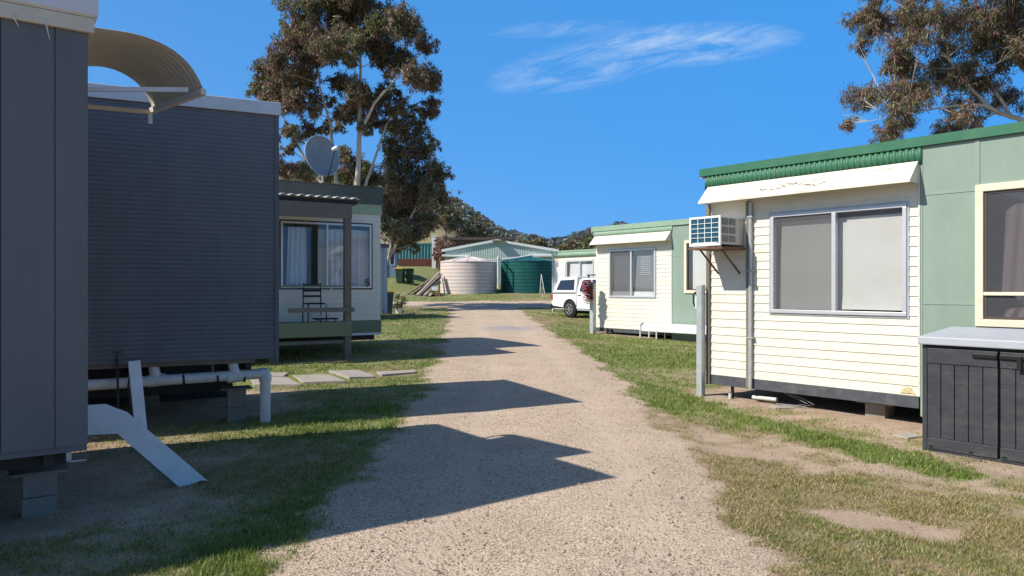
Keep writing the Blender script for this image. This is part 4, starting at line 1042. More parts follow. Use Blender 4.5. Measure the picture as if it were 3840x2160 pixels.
# ------------------------------------------------------------------ water tanks
def tank(loc, r, h, label, m, lean=0, n=64):
    t = thing('water_tank', label, 'water tank', loc, 0, 'water tanks', zlocal=True)
    prof = [(r * .985, -.15), (r, 0)]; k = 9
    for i in range(k):
        z0 = h * i / k; z1 = h * (i + 1) / k
        prof += [(r, z0 + .015), (r + .004, (z0 + z1) / 2), (r, z1 - .028), (r - .045, z1 - .018), (r - .045, z1 - .006), (r, z1)]
    prof += [(r - .02, h), (r + .03, h + .01), (r + .03, h + .06)]
    b = MB(); b.lathe(prof, n); b.f = [f for f in b.f if len(f) == 4]; b.build('tank_wall', m, t, smooth=True)
    b = MB(); b.lathe([(r + .035, h + .061), (r * .8, h + .17), (r * .5, h + .30), (.28, h + .40), (.28, h + .47), (.05, h + .5), (0, h + .5)], n)
    for q in range(12):
        a = q * math.pi / 6; b.tube([((r - .02) * math.cos(a), (r - .02) * math.sin(a), h + .085), (.3 * math.cos(a), .3 * math.sin(a), h + .405)], .05, 6)
    b.build('tank_roof', m, t, smooth=True)
    return t
t1 = tank((-3.05, 51.6, gz(-3.05, 51.0) - .08), 1.97, 2.16, 'big cream ribbed plastic water tank with a domed top', 'tank_cream')
t2 = tank((1.2, 52.4, gz(1.2, 52) - .1), 2.02, 2.16, 'big dark green ribbed plastic water tank beside the cream one', 'tank_green')
t3 = tank((3.75, 54.6, gz(3.6, 54.6) - .15), 1.7, 2.1, 'second dark green water tank, mostly hidden at the right end', 'tank_green')
b = MB(); b.tube([(-.95, 50.3, 1.6), (-.95, 50.3, 3.72)], .06, 10); b.tube([(-.95, 50.3, 3.7), (-.95, 51.5, 3.85)], .06, 10)
o = b.build('overflow_pipe', 'shed_trim', None, smooth=True); tag(o, 'pale vertical pipe standing between the cream and green tanks', 'pipe')
b = MB(); b.tube([(-2.5, 50.2, 3.55), (-.9, 50.9, 3.62), (-.2, 51.0, 3.68), (.6, 51.2, 3.8), (1.4, 51.4, 3.95)], .05, 8)
o = b.build('tank_pipe', 'shed_trim', None, smooth=True); tag(o, 'pale pipe running across the tops of the tanks', 'pipe')
zl = gz(2.0, 49.9)
ld = thing('a_frame_stand', 'thin pale stand leaning against the front of the green tank', 'stand', (2.0, 49.9, zl), 0, zlocal=True)
for dx in (-.1, .22):
    b = MB(); b.tube([(dx, .0, 0), (.0, .2, 1.35)], .025, 6); b.build('leg', 'shed_trim', ld)

# timber pile, crates by the cream tank
rr = random.Random(12)
for k, (x0, y0, x1, y1, zz) in enumerate(((-6.9, 48.4, -5.55, 49.9, .95), (-6.2, 48.2, -4.95, 50.1, 1.45), (-6.0, 48.5, -4.85, 50.4, 1.3), (-5.75, 48.3, -4.9, 50.2, 1.1), (-6.5, 48.8, -5.0, 50.6, 1.2), (-5.4, 48.1, -4.9, 50.0, .8))):
    b = MB(); z0 = gz(x0, y0); b.bar((0, 0, .04), (x1 - x0, y1 - y0, zz + gz(x1, y1) - z0), .18, .07)
    o = b.build('plank', 'grey_timber' if k % 2 else 'weathered_wood', None); o.location = (x0, y0, z0)
    tag(o, 'long grey plank leaning in the timber stack at the left side of the cream tank', 'plank', 'planks leaning by the cream tank')
x, y = -5.1, 48.7
b = MB(); frame_rect(b, -.32, .32, 0, .34, .06, -.22, .22); b.box(-.26, .26, -.2, .2, .06, .1); b.box(-.26, .26, -.2, -.18, .15, .22); o = b.build('crate', 'brick', None); o.location = (x, y, gz(x, y)); tag(o, 'red brown crate on the grass at the foot of the timber stack', 'crate')
b = MB(); b.box(-.2, .2, -.15, .15, 0, .26); b.box(-.21, .21, -.16, .16, .262, .29); o = b.build('white_box', 'white_paint', None, bevel=.01); o.location = (x, y, gz(x, y) + .345); tag(o, 'white box standing on the red brown crate', 'box')
x, y = -4.78, 48.5
b = MB(); b.bar((0, 0, -.1), (0, 0, 1.5), .05, .05); b.bar((-.015, -.03, .2), (-.015, -.03, 1.45), .015, .01); o = b.build('star_picket', 'weathered_wood', None); o.location = (x, y, gz(x, y)); tag(o, 'thin upright stake at the left edge of the cream tank', 'stake')
x, y = 1.95, 47.6
b = MB(); b.bar((0, 0, -.1), (0, 0, .75), .035, .035); b.bar((0, -.03, .3), (0, -.03, .7), .015, .01); o = b.build('stake', 'cream_wood', None); o.location = (x, y, gz(x, y)); tag(o, 'short thin pale stake in the bank in front of the green tank', 'stake')

# ------------------------------------------------------------------ shed
PS = (-5.65, 62.0); zs_ = 1.3
sh = thing('shed', 'large pale green gabled steel shed behind the water tanks', 'shed', (*PS, zs_), 0, zlocal=True)
Ws = 9.3; ze = 3.55; zp = 4.38; xp = 4.35
pr = [0]; prof = []
x = 0
while x < Ws - .01:
    for dx, dy in ((0, 0), (.03, -.016), (.07, -.016), (.10, 0), (.195, 0)):
        prof.append((x + dx, dy))
    x += .195
zt_ = lambda x: ze + (zp - ze) * (x / xp if x < xp else (Ws - x) / (Ws - xp))
b = MB(); n = len(prof); b.add([(x, y, -.6) for x, y in prof] + [(x, y, zt_(min(x, Ws))) for x, y in prof], [(i, i + 1, n + i + 1, n + i) for i in range(n - 1)])
b.build('gable_wall', 'shed_sheet', sh)
b = MB(); b.box(0, .05, .02, 12, -.6, ze); b.build('side_wall', 'shed_sheet', sh); b = MB(); b.box(Ws - .05, Ws, .02, 12, -.6, ze); b.build('side_wall', 'shed_sheet', sh)
b = MB(); b.prism([(-.25, ze - .03), (xp, zp), (Ws + .25, ze - .03), (Ws + .25, ze + .03), (xp, zp + .07), (-.25, ze + .03)], -.1, 12.2); b.build('roof', 'shed_sheet', sh)
b = MB(); b.prism([(-.28, ze - .16), (xp, zp - .14), (xp, zp + .075), (-.28, ze + .05)], -.16, -.105); b.build('barge', 'shed_trim', sh)
b = MB(); b.prism([(xp + .004, zp - .14), (Ws + .28, ze - .16), (Ws + .28, ze + .05), (xp + .004, zp + .075)], -.16, -.105); b.build('barge', 'shed_trim', sh)
b = MB(); b.box(xp - .35, xp + .75, -.52, -.165, zp - .10, zp - .04); b.build('ridge_hood', 'dark_green_roof', sh)
b = MB(); b.add([(-.2, -.0, 3.12), (2.1, -.0, 3.02), (2.1, -.75, 2.93), (-.2, -.75, 3.03)], [(0, 1, 2, 3)]); b.build('left_canopy', 'shed_trim', sh, thick=.12)
b = MB(); b.add([(7.0, -.0, 3.1), (9.5, -.0, 3.12), (9.5, -1.0, 3.02), (7.0, -1.0, 3.0)], [(0, 1, 2, 3)]); b.build('right_canopy', 'shed_trim', sh, thick=.12)
b = MB(); b.box(7.0, 7.16, -.95, -.8, .5, 2.98); b.build('canopy_post', 'shed_trim', sh)

# container, carport, brick wall
PC = (-12.6, 80.0); zc_ = gz(-10, 80) - .2
ct = thing('shipping_container', 'teal corrugated shipping container on the slope behind the cabins', 'container', (*PC, zc_), R(3), zlocal=True)
prof = []; x = 0
while x < 5.0:
    prof += [(x, 0), (x + .1, 0), (x + .17, .09), (x + .27, .09)]; x += .34
b = MB(); n = len(prof); b.add([(x, y, .1) for x, y in prof] + [(x, y, 2.45) for x, y in prof], [(i, i + 1, n + i + 1, n + i) for i in range(n - 1)]); b.build('front_panel', 'container_teal', ct)
b = MB(); b.box(0, 5.1, .1, 2.4, 0, 2.45); b.build('body', 'container_teal', ct)
b = MB(); b.box(-.05, 5.15, -.03, 2.45, 2.451, 2.6); b.box(5.1, 5.2, -.04, .08, 0, 2.45); b.box(-.05, 5.15, -.03, .09, -.05, .1); b.build('frame', 'container_teal', ct)
PB = (-11.8, 76.5); b = MB()
for r_ in range(5):
    for k in range(16):
        x0 = k * .31 + (.15 if r_ % 2 else 0); b.box(x0, x0 + .24, -.1, .1, r_ * .17, r_ * .17 + .14)
b.box(0, 5.2, -.06, .06, -.3, .86)
o = b.build('brick_wall', 'brick', None); o.location = (*PB, gz(-9.5, 76.5) - .05); tag(o, 'low red brown open brick wall in front of the teal container', 'brick wall')
PK = (-7.6, 76.0); zk = gz(-4, 76)
cp = thing('carport', 'open carport with a long flat brown roof behind the steel shed', 'carport', (*PK, zk), 0, zlocal=True)
hk = 1.65 + 126 / 1850 * 76 - zk
b = MB(); b.box(-.1, 7.6, -.2, 4, hk - .28, hk); b.box(-.2, 7.7, -.25, -.2, hk - .2, hk + .05); b.build('roof', 'brown_roof', cp)
for xx in (.0, 2.5, 5, 7.4):
    b = MB(); b.box(xx - .08, xx + .08, .0, .16, -.5, hk - .28); b.build('post', 'weathered_wood', cp)
x, y = -7.9, 74.5; zz = gz(x, y)
b = MB(); b.box(-.2, .2, -.2, .2, -.3, 6.85 - zz); b.box(-.24, .24, -.24, .24, 6.85 - zz, 6.95 - zz); o = b.build('chimney', 'white_paint', None); o.location = (x, y, zz); tag(o, 'white square chimney at the left end of the brown carport roof', 'chimney')
b = MB(); b.box(-.5, .5, -.4, .4, -.2, 2.0); b.prism([(-.6, 2.0), (.6, 2.0), (0, 2.35)], -.45, .45); o = b.build('brick_hut', 'brick', None); o.location = (-7.0, 75.5, gz(-7, 75.5) + .3); tag(o, 'small red brown hut under the left end of the carport roof', 'hut')

# ------------------------------------------------------------------ white utility car with canopy
UA = math.atan2(-.785, .62); ux, uy = .62, -.785; nx_, ny_ = .785, .62
wheel_c = (2.53, 32.4); PU = (wheel_c[0] - 1.2 * ux, wheel_c[1] - 1.2 * uy)
zu = gz(*wheel_c)
ut = thing('utility_car', 'white dual cab utility car with a canopy parked between two right cabins', 'utility car', (*PU, zu), UA, zlocal=True)
Wc = 1.82
def side0(x, z): return .0 + max(0, z - 1.10) * .20 + .03 * max(0, .75 - z) * 2
def side1(x, z): return Wc - side0(x, z)
def arch(cx, r, z0, n=9): return [(cx + r * math.cos(a), .40 + r * math.sin(a)) for a in [math.pi + (0 - math.pi) * i / n for i in range(n + 1)]]
lower = [(.10, .52), (.02, .60), (.0, .80), (.03, 1.08), (3.62, 1.10), (4.75, 1.0), (5.02, .88), (5.1, .62), (5.05, .46)] 
a2 = [(x, z) for x, z in arch(4.3, .44, .4)][::-1]; a1 = [(x, z) for x, z in arch(1.2, .44, .4)][::-1]
poly = lower + [(4.74, .42)] + a2[0:] + [(3.86, .42), (1.64, .42)] + a1 + [(.76, .46)]
b = MB(); b.prism(poly, side0, side1); b.build('body', 'car_white', ut, bevel=.035)
b = MB(); b.prism([(.06, 1.105), (.36, 1.74), (.50, 1.80), (1.50, 1.83), (1.56, 1.80), (1.60, 1.105)], side0, side1); cn = b.build('canopy', 'car_white', ut, bevel=.035)
off = lambda d: (lambda x, z: side0(x, z) - d)
b = MB(); b.prism([(.30, 1.22), (.50, 1.66), (1.42, 1.69), (1.47, 1.22)], off(.008), off(-.01)); wn = b.build('window', 'car_glass', cn, bevel=.006)
b = MB(); b.prism([(.05, 1.06), (.05, 1.10), (1.6, 1.11), (1.6, 1.07)], off(.006), off(-.01)); b.build('seal', 'car_dark', cn)
b = MB(); b.prism([(1.64, 1.105), (1.72, 1.66), (1.9, 1.755), (2.95, 1.755), (3.2, 1.66), (3.80, 1.105)], side0, side1); cb = b.build('cab', 'car_white', ut, bevel=.04)
b = MB(); b.prism([(1.82, 1.18), (1.92, 1.62), (2.0, 1.67), (2.45, 1.68), (2.45, 1.10), (2.2, 1.10)], off(.008), off(-.01)); b.build('window', 'car_glass', cb, bevel=.006)
b = MB(); b.prism([(2.53, 1.10), (2.53, 1.68), (2.98, 1.67), (3.5, 1.2), (3.5, 1.12)], off(.008), off(-.01)); b.build('window', 'car_glass', cb, bevel=.006)
b = MB()
for xs_ in (1.64, 2.49, 3.45): b.box(xs_, xs_ + .012, -.004, .01, .5, 1.08)
b.build('door_gap', 'car_dark', ut)
for xx in (1.75, 2.6):
    b = MB(); b.box(xx, xx + .2, -.025, .005, .98, 1.01); b.build('door_handle', 'car_dark', ut, bevel=.006)
for cx in (1.2, 4.3):
    for sy, sgn in ((.06, 1), (Wc - .06, -1)):
        b = MB(); y0, y1 = (.0, .24) if sgn > 0 else (Wc - .24, Wc)
        b.lathe([(.22, y0 + .01), (.33, y0), (.385, y0 + .04), (.385, y1 - .04), (.33, y1), (.22, y1 - .01)], 28, (cx, 0, .385), 'y'); wh = b.build('wheel', 'tyre', ut, smooth=True)
        yo = y0 - .004 if sgn > 0 else y1 + .004
        b = MB(); b.lathe([(.20, yo - .02), (.235, yo - .02), (.235, yo + .02), (.20, yo + .02), (.20, yo - .02)], 28, (cx, 0, .385), 'y', False)
        b.lathe([(0, yo - .02), (.06, yo - .02), (.07, yo + .02), (0, yo + .02)], 16, (cx, 0, .385), 'y')
        for k in range(6):
            a = k * math.pi / 3; b.bar((cx + .05 * math.cos(a), yo - .0, .385 + .05 * math.sin(a)), (cx + .21 * math.cos(a), yo, .385 + .21 * math.sin(a)), .055, .03, (0, 1, 0))
        b.build('rim', 'rim', wh)
        
b = MB(); b.box(-.12, .75, .02, Wc - .02, .40, .58); b.build('rear_bumper', 'car_dark', ut, bevel=.03)
b = MB(); b.box(.66, 1.74, .08, Wc - .08, .42, .83); b.box(3.76, 4.84, .08, Wc - .08, .42, .83); b.build('wheel_well', 'car_dark', ut)
b = MB(); b.box(1.75, 3.75, -.06, .06, .34, .39); b.build('side_step', 'galv', ut, bevel=.01)
for yy in (.012, Wc - .10):
    b = MB(); b.box(-.012, .10, yy - .02, yy + .1, .78, 1.05); b.build('tail_lamp', 'tail_lamp', ut, bevel=.01)
b = MB(); b.box(2.0, 3.1, .28, Wc - .28, 1.86, 1.90)
for yy in (.3, Wc - .36):
    for xx in (2.05, 2.95): b.box(xx, xx + .05, yy, yy + .06, 1.74, 1.858)
b.build('roof_rack', 'car_dark', ut)
b = MB(); b.box(4.9, 5.06, .05, .4, .74, .92); b.build('headlight', 'alu', ut, bevel=.02); b = MB(); b.box(4.9, 5.06, Wc - .4, Wc - .05, .74, .92); b.build('headlight', 'alu', ut, bevel=.02)
b = MB(); b.box(3.3, 3.45, -.2, -.04, 1.12, 1.32); b.build('mirror', 'car_white', ut, bevel=.03)

# ------------------------------------------------------------------ trees
T1 = [(-2.3,13.6,0.61,'g'),(-1.4,13.8,0.65,'b'),(-0.6,13.6,0.65,'b'),(0.2,13.8,0.65,'m'),(1.1,13.6,0.65,'b'),(-0.9,14.6,0.81,'m'),(0.3,14.6,0.81,'m'),(-1.9,14.5,0.65,'m'),(-0.2,15.3,0.73,'m'),(-2.9,12.9,0.57,'g'),(-2.1,12.9,0.57,'b'),(-3.1,12.1,0.57,'b'),(-2.4,12.0,0.65,'b'),(-1.5,12.4,0.49,'b'),(-3.3,11.4,0.49,'b'),(-2.5,11.1,0.57,'b'),(-1.7,11.3,0.57,'g'),(-4.5,10.6,0.49,'g'),(-5.1,10.1,0.36,'g'),(-4.7,9.7,0.45,'b'),(-4.1,10.3,0.49,'b'),(-3.9,9.5,0.49,'b'),(-3.4,10.5,0.49,'b'),(-4.4,9.3,0.32,'g'),(-3.1,9.9,0.49,'b'),(-3.3,9.1,0.49,'b'),(-2.8,8.9,0.49,'b'),(-2.9,8.2,0.41,'b'),(-2.2,9.5,0.41,'g'),(-2.4,10.2,0.41,'m'),(-0.4,12.6,0.49,'b'),(0.1,12.2,0.49,'b'),(0.6,12.8,0.49,'m'),(0.9,12.1,0.57,'b'),(1.4,12.5,0.49,'g'),(1.1,11.5,0.49,'m'),(0.4,11.4,0.36,'g'),(-0.4,11.5,0.49,'m'),(-0.9,11.1,0.49,'m'),(-1.2,10.4,0.41,'m'),(-0.4,10.3,0.49,'b'),(0.1,10.7,0.41,'g'),(-0.6,9.5,0.45,'g'),(-1.2,9.1,0.41,'b'),(-0.9,8.5,0.24,'m'),(0.1,9.5,0.49,'b'),(0.6,9.1,0.49,'b'),(0.7,8.4,0.36,'b'),(0.4,8.0,0.32,'m'),(1.1,9.7,0.41,'g'),(1.8,11.2,0.49,'m'),(1.5,10.5,0.28,'m'),(2.4,13.0,0.41,'g'),(2.5,12.5,0.49,'m'),(2.8,11.8,0.49,'m'),(3.4,11.7,0.41,'b'),(3.2,10.9,0.49,'b'),(3.6,10.3,0.45,'b'),(3.1,10.0,0.49,'b'),(3.6,9.5,0.32,'b'),(3.1,9.2,0.41,'m'),(2.7,10.5,0.32,'m'),(2.2,11.6,0.41,'m'),(1.9,9.5,0.36,'g'),(1.8,8.8,0.41,'m'),(1.4,8.4,0.41,'g'),(2.0,8.2,0.24,'m'),(2.8,8.5,0.24,'m'),(-3.6,7.9,0.32,'m'),(-3.8,7.2,0.32,'b'),(-3.9,6.4,0.32,'b'),(-3.6,5.7,0.41,'b'),(-2.7,5.7,0.41,'g'),(-3.3,6.8,0.24,'m'),(-2.9,7.4,0.32,'g'),(-1.5,8.0,0.28,'b'),(-1.9,8.4,0.32,'m')]
T2 = [(0.6,7.6,0.48,'m'),(1.1,8.2,0.44,'m'),(1.8,8.8,0.35,'m'),(2.0,8.0,0.53,'m'),(2.3,7.4,0.53,'m'),(2.9,7.3,0.26,'m'),(1.4,7.1,0.62,'m'),(0.6,6.8,0.53,'m'),(0.2,6.5,0.44,'m'),(2.4,6.4,0.62,'m'),(3.1,6.1,0.4,'m'),(1.6,6.0,0.62,'m'),(0.8,5.8,0.53,'m'),(2.8,5.5,0.53,'m'),(3.1,5.0,0.35,'m'),(0.4,5.2,0.44,'b'),(1.2,5.0,0.62,'b'),(2.0,4.9,0.62,'m'),(2.5,4.5,0.35,'m'),(0.5,4.2,0.44,'b'),(1.3,3.9,0.53,'b'),(2.0,3.8,0.53,'m'),(2.4,3.8,0.35,'m'),(0.4,3.3,0.44,'m'),(1.1,3.1,0.53,'m'),(1.8,3.0,0.44,'m'),(0.4,2.6,0.35,'g'),(0.9,2.4,0.4,'g'),(1.7,2.4,0.31,'g'),(1.15,3.0,0.4,'g'),(1.5,3.2,0.38,'m'),(0.9,3.3,0.4,'g')]
T3 = [(-0.4,7.1,0.41,'g'),(0.2,6.7,0.45,'g'),(0.7,6.4,0.45,'g'),(-0.4,6.3,0.45,'g'),(-1.1,6.1,0.41,'g'),(1.1,5.9,0.32,'g'),(-1.8,5.9,0.45,'g'),(-2.5,5.8,0.45,'g'),(0.4,5.8,0.45,'g')]
T4 = [(-5.1,7.6,0.21,'m'),(-4.8,7.2,0.21,'m'),(-4.6,7.1,0.18,'m'),(-4.7,7.6,0.25,'m'),(-4.3,7.6,0.25,'m'),(-3.9,7.5,0.25,'m'),(-3.5,7.6,0.28,'m'),(-3.2,7.5,0.18,'m'),(-5.1,6.7,0.16,'m'),(-4.7,6.5,0.21,'m'),(-4.4,6.4,0.21,'m'),(-4.7,6.0,0.18,'m'),(-4.8,5.6,0.25,'m'),(-4.4,5.7,0.21,'m'),(-4.7,5.2,0.28,'m'),(-4.5,4.8,0.18,'m'),(-4.3,4.5,0.21,'m'),(-3.9,4.3,0.18,'m'),(-5.3,4.7,0.15,'m'),(-5.1,4.5,0.15,'m'),(-5.0,4.1,0.21,'m'),(-4.8,4.3,0.14,'m'),(-4.1,6.9,0.21,'m'),(-3.9,7.0,0.21,'m'),(-3.5,6.8,0.28,'m'),(-3.6,6.4,0.28,'m'),(-3.3,6.2,0.28,'m'),(-3.2,5.8,0.25,'m'),(-2.9,5.6,0.25,'m'),(-3.7,5.5,0.23,'m'),(-3.5,5.2,0.19,'m'),(-3.9,5.1,0.18,'m'),(-2.9,6.6,0.25,'m'),(-2.5,7.0,0.32,'m'),(-2.1,6.6,0.32,'m'),(-2.3,6.2,0.32,'m'),(-1.8,6.8,0.32,'m'),(-1.6,6.3,0.28,'m'),(-2.6,7.3,0.18,'m'),(-1.8,7.2,0.28,'m'),(-1.2,7.6,0.28,'m'),(-1.1,7.0,0.32,'m'),(-1.2,6.4,0.28,'m'),(-1.5,5.7,0.25,'m'),(-1.9,5.7,0.25,'m'),(-2.6,5.9,0.21,'m'),(-2.7,5.1,0.18,'m'),(-3.2,4.4,0.18,'m'),(-2.8,4.5,0.21,'m'),(-2.5,4.5,0.21,'m'),(-2.1,4.6,0.18,'m'),(-1.9,5.2,0.14,'m'),(-0.7,7.5,0.35,'m'),(-0.4,6.8,0.35,'m'),(-0.5,6.1,0.32,'m'),(0.0,7.3,0.35,'m'),(-4.9,8.0,0.25,'m'),(-4.2,8.1,0.28,'m'),(-3.5,8.2,0.32,'m'),(-2.5,8.1,0.32,'m'),(-1.4,8.2,0.35,'m'),(-0.5,8.0,0.35,'m'),(-0.7,5.4,0.28,'m'),(-0.2,5.0,0.28,'m'),(0.4,6.1,0.35,'m'),(-2.1,8.6,0.39,'m'),(-0.9,8.6,0.42,'m'),(0.5,7.0,0.39,'m')]

BROWN = np.array([[.25, .12, .09], [.19, .10, .082], [.31, .165, .12], [.16, .11, .10]])
GREEN = np.array([[.17, .19, .065], [.11, .135, .06], [.24, .24, .10], [.12, .125, .075]])

def leaf_cloud(cent, rad, tint, rng, tufts, per, L, W, droop=.75, keep=.7, air=1.0):
    """narrow hanging leaves gathered in small sprays inside a clump"""
    nt = max(3, int(tufts))
    d = rng.normal(size=(nt, 3)); d /= np.linalg.norm(d, axis=1)[:, None]
    rr_ = rad * 1.28 * air * (.12 + .98 * rng.random((nt, 1)) ** .7); tc = cent + d * rr_ * np.array([1, 1, .92])
    n = nt * per; c = np.repeat(tc, per, 0) + rng.normal(size=(n, 3)) * np.array([.5, .5, .55]) * min(rad, .7) * .26 * air * air
    dirv = rng.normal(size=(n, 3)) * .55; dirv[:, 2] -= droop; dirv /= np.linalg.norm(dirv, axis=1)[:, None]
    side = np.cross(dirv, rng.normal(size=(n, 3))); side /= np.linalg.norm(side, axis=1)[:, None] + 1e-9
    ll = L * (.6 + .8 * rng.random((n, 1))); ww = W * (.7 + .6 * rng.random((n, 1)))
    p0 = c; p1 = c + dirv * ll * .45 + side * ww; p2 = c + dirv * ll; p3 = c + dirv * ll * .45 - side * ww
    V = np.stack([p0, p1, p2, p3], 1).reshape(-1, 3)
    tt = np.repeat(np.where(rng.random(nt) < keep, tint, 1 - tint), per)
    pal = np.where((rng.random(n) < tt)[:, None], BROWN[rng.integers(0, 4, n)], GREEN[rng.integers(0, 4, n)])
    return V, pal * (.6 + .95 * rng.random((n, 1)))

def bez(a, c, d, n=9):
    return [((1 - t) ** 2) * a + 2 * t * (1 - t) * c + t * t * d for t in [i / n for i in range(n + 1)]]

def gum_tree(root_xy, label, table, stems, seed, depth, dens, L, W, name='gum_tree', shade=1.0, group='gum trees', zoff=1.65, air=1.12, extra=0):
    """stems: list of (points, radii) of trunk and main limbs in metres from the tree's foot line (x, y, z absolute height)"""
    rng = np.random.default_rng(seed); x0, y0 = root_xy; zb = gz(x0, y0)
    t = thing(name, label, 'tree', (x0, y0, zb), 0, group)
    b = MB(); nodes = []
    for pts, rad in stems:
        P = [Vector(p) for p in pts]; fineP = []; fr = []
        for i in range(len(P) - 1):
            for k in range(6):
                q = k / 6; fineP.append(P[i].lerp(P[i + 1], q) + Vector(rng.normal(size=3) * .02 * min(1, rad[i] * 8))); fr.append(rad[i] + (rad[i + 1] - rad[i]) * q)
        fineP.append(P[-1]); fr.append(rad[-1]); b.tube(fineP, fr, 9)
        nodes += [(p, r_) for p, r_ in zip(fineP, fr)]
    b.build('trunk', 'bark_pale', t, smooth=True)
    b = MB(); VV = []; CC = []
    for (cx, cz, r_, k) in table:
        yy = rng.normal() * depth * (.5 if r_ > .5 else .8); yy = max(-depth * 1.3, min(depth * 1.3, yy))
        c = np.array([cx, yy, cz + zoff]); cv = Vector(c)
        best = min(nodes, key=lambda q: (q[0] - cv).length + 1.4 * max(0, q[0].z - cv.z + .5) + (.0 if q[0].z > zb + 2.0 else 9))
        p, pr_ = best; mid = p.lerp(cv, .5) + Vector((0, 0, -.12 * (cv - p).length))
        line = bez(p, mid, cv); r0 = min(pr_ * .45, .008 + .010 * (cv - p).length + .006)
        b.tube(line, [r0 + (.006 - r0) * i / (len(line) - 1) for i in range(len(line))], 6)
        for q in range(5):
            e = cv + Vector(rng.normal(size=3)) * r_ * .75; s_ = line[int(rng.integers(4, 10))]
            b.tube([s_, s_.lerp(e, .5) + Vector((0, 0, .05)), e], [.009, .007, .003], 5)
        tint = {'b': .70, 'g': .10, 'm': .40}[k] + extra
        V, C = leaf_cloud(c, r_, tint, rng, dens * (r_ / .5) ** 2, 30, L, W, .8, .7, air)
        V[:, 2] -= zb; VV.append(V); CC.append(C)
        for q in range(2):
            c2_ = c + rng.normal(size=3) * r_ * np.array([.62, .9, .55])
            V, C = leaf_cloud(c2_, r_ * .72, tint, rng, dens * .5 * (r_ / .5) ** 2, 30, L, W, .8, .7, air)
            V[:, 2] -= zb; VV.append(V); CC.append(C)
    b.build('branches', 'bark_pale', t, smooth=True)
    V = np.concatenate(VV); C = np.concatenate(CC) * shade; F = np.arange(len(V)).reshape(-1, 4)
    mesh_np('crown', V, F, 'leaves', C, t); print(label, len(F))
    return t

gum_tree((-7.56, 36.0), 'tall gum tree with brown and olive leaves rising behind the number 5 cabin', T1,
    [([(0, 0, .2), (.05, 0, 4), (0, 0, 6.3)], [.24, .18, .15]), ([(0, 0, 6.2), (.08, .1, 9.3), (.12, 0, 11), (.15, 0, 13.2), (.0, .2, 15)], [.14, .11, .08, .05, .02]),
     ([(.1, 0, 4.6), (.25, .2, 6.5), (.75, .4, 8), (1.3, .5, 9.7), (2.1, .6, 11)], [.11, .085, .065, .045, .02]),
     ([(-.0, 0, 3.6), (-1.0, -.2, 6.8), (-1.25, -.3, 9.6), (-1.8, -.3, 11.6), (-2.0, -.2, 13.2)], [.12, .09, .065, .04, .02]),
     ([(-.7, -.1, 5.6), (-2.2, .3, 7.2), (-3.6, .5, 9.6), (-4.3, .6, 11.3)], [.09, .07, .05, .02]),
     ([(.12, 0, 9.2), (.9, -.4, 10.6), (2.6, -.6, 12.4), (3.2, -.5, 13)], [.09, .07, .04, .02]), ([(-.3, 0, 4.6), (-2.4, -.5, 6.3), (-3.3, -.5, 7.6)], [.08, .05, .03])],
    3, 1.9, 40, .18, .023)
gum_tree((-6.91, 39.0), 'lower weeping gum tree with dense foliage to the right of the tall gum', T2,
    [([(-.1, 0, .3), (.15, 0, 2.6), (.55, 0, 5), (1.2, 0, 7.5), (1.8, .1, 9.8)], [.15, .12, .10, .07, .03]), ([(.25, 0, 3), (1.5, -.3, 5.2), (2.5, -.3, 7.2)], [.08, .06, .03]), ([(.15, 0, 2.4), (.5, -.2, 3.8), (.55, .2, 6)], [.07, .05, .03])],
    5, 1.2, 27, .18, .024, extra=-.08)
gum_tree((-8.67, 40.0), 'low green bushy gum showing above the roof of cabin 5', T3,
    [([(0, 0, .3), (0, 0, 3), (.2, 0, 5), (.1, 0, 7.5)], [.16, .13, .1, .04]), ([(0, 0, 3), (-1.5, .2, 5.4), (-2.2, .2, 6.8)], [.09, .06, .03])],
    8, .9, 48, .17, .022)
gum_tree((14.8, 20.0), 'sparse reddish brown gum tree behind the near right cabin', T4,
    [([(.3, 0, 0), (.3, 0, 3.2), (.0, 0, 5.2)], [.26, .2, .17]), ([(0, 0, 5.0), (-1.0, 0, 6.25), (-1.7, -.1, 6.4), (-2.2, -.1, 6.85), (-2.6, -.1, 7.3), (-3.0, -.1, 7.9)], [.12, .07, .05, .04, .03, .015]),
     ([(-1.2, -.0, 6.3), (-2.2, -.3, 6.55), (-3.0, -.4, 6.5), (-3.7, -.4, 6.4), (-4.6, -.4, 6.3)], [.05, .04, .03, .02, .01]),
     ([(.0, 0, 5.2), (-.6, .1, 7.4), (-1.5, .2, 8.55), (-2.45, .2, 8.8), (-3.3, .2, 9.15), (-3.9, .2, 9.5)], [.12, .08, .05, .045, .03, .015]),
     ([(-.6, .1, 7.4), (-1.35, .0, 8.6), (-2.6, -.1, 9.4), (-3.4, -.1, 10.2)], [.07, .05, .035, .015]), ([(0, 0, 5.2), (.3, .2, 7.5), (.0, .3, 9.5), (-.2, .3, 10.5)], [.13, .1, .06, .03]),
     ([(-1.2, 0, 6.3), (-1.6, .3, 7.3), (-2.2, .4, 8.4)], [.05, .035, .015])],
    13, 1.1, 100, .14, .0105, air=1.38, extra=.18)

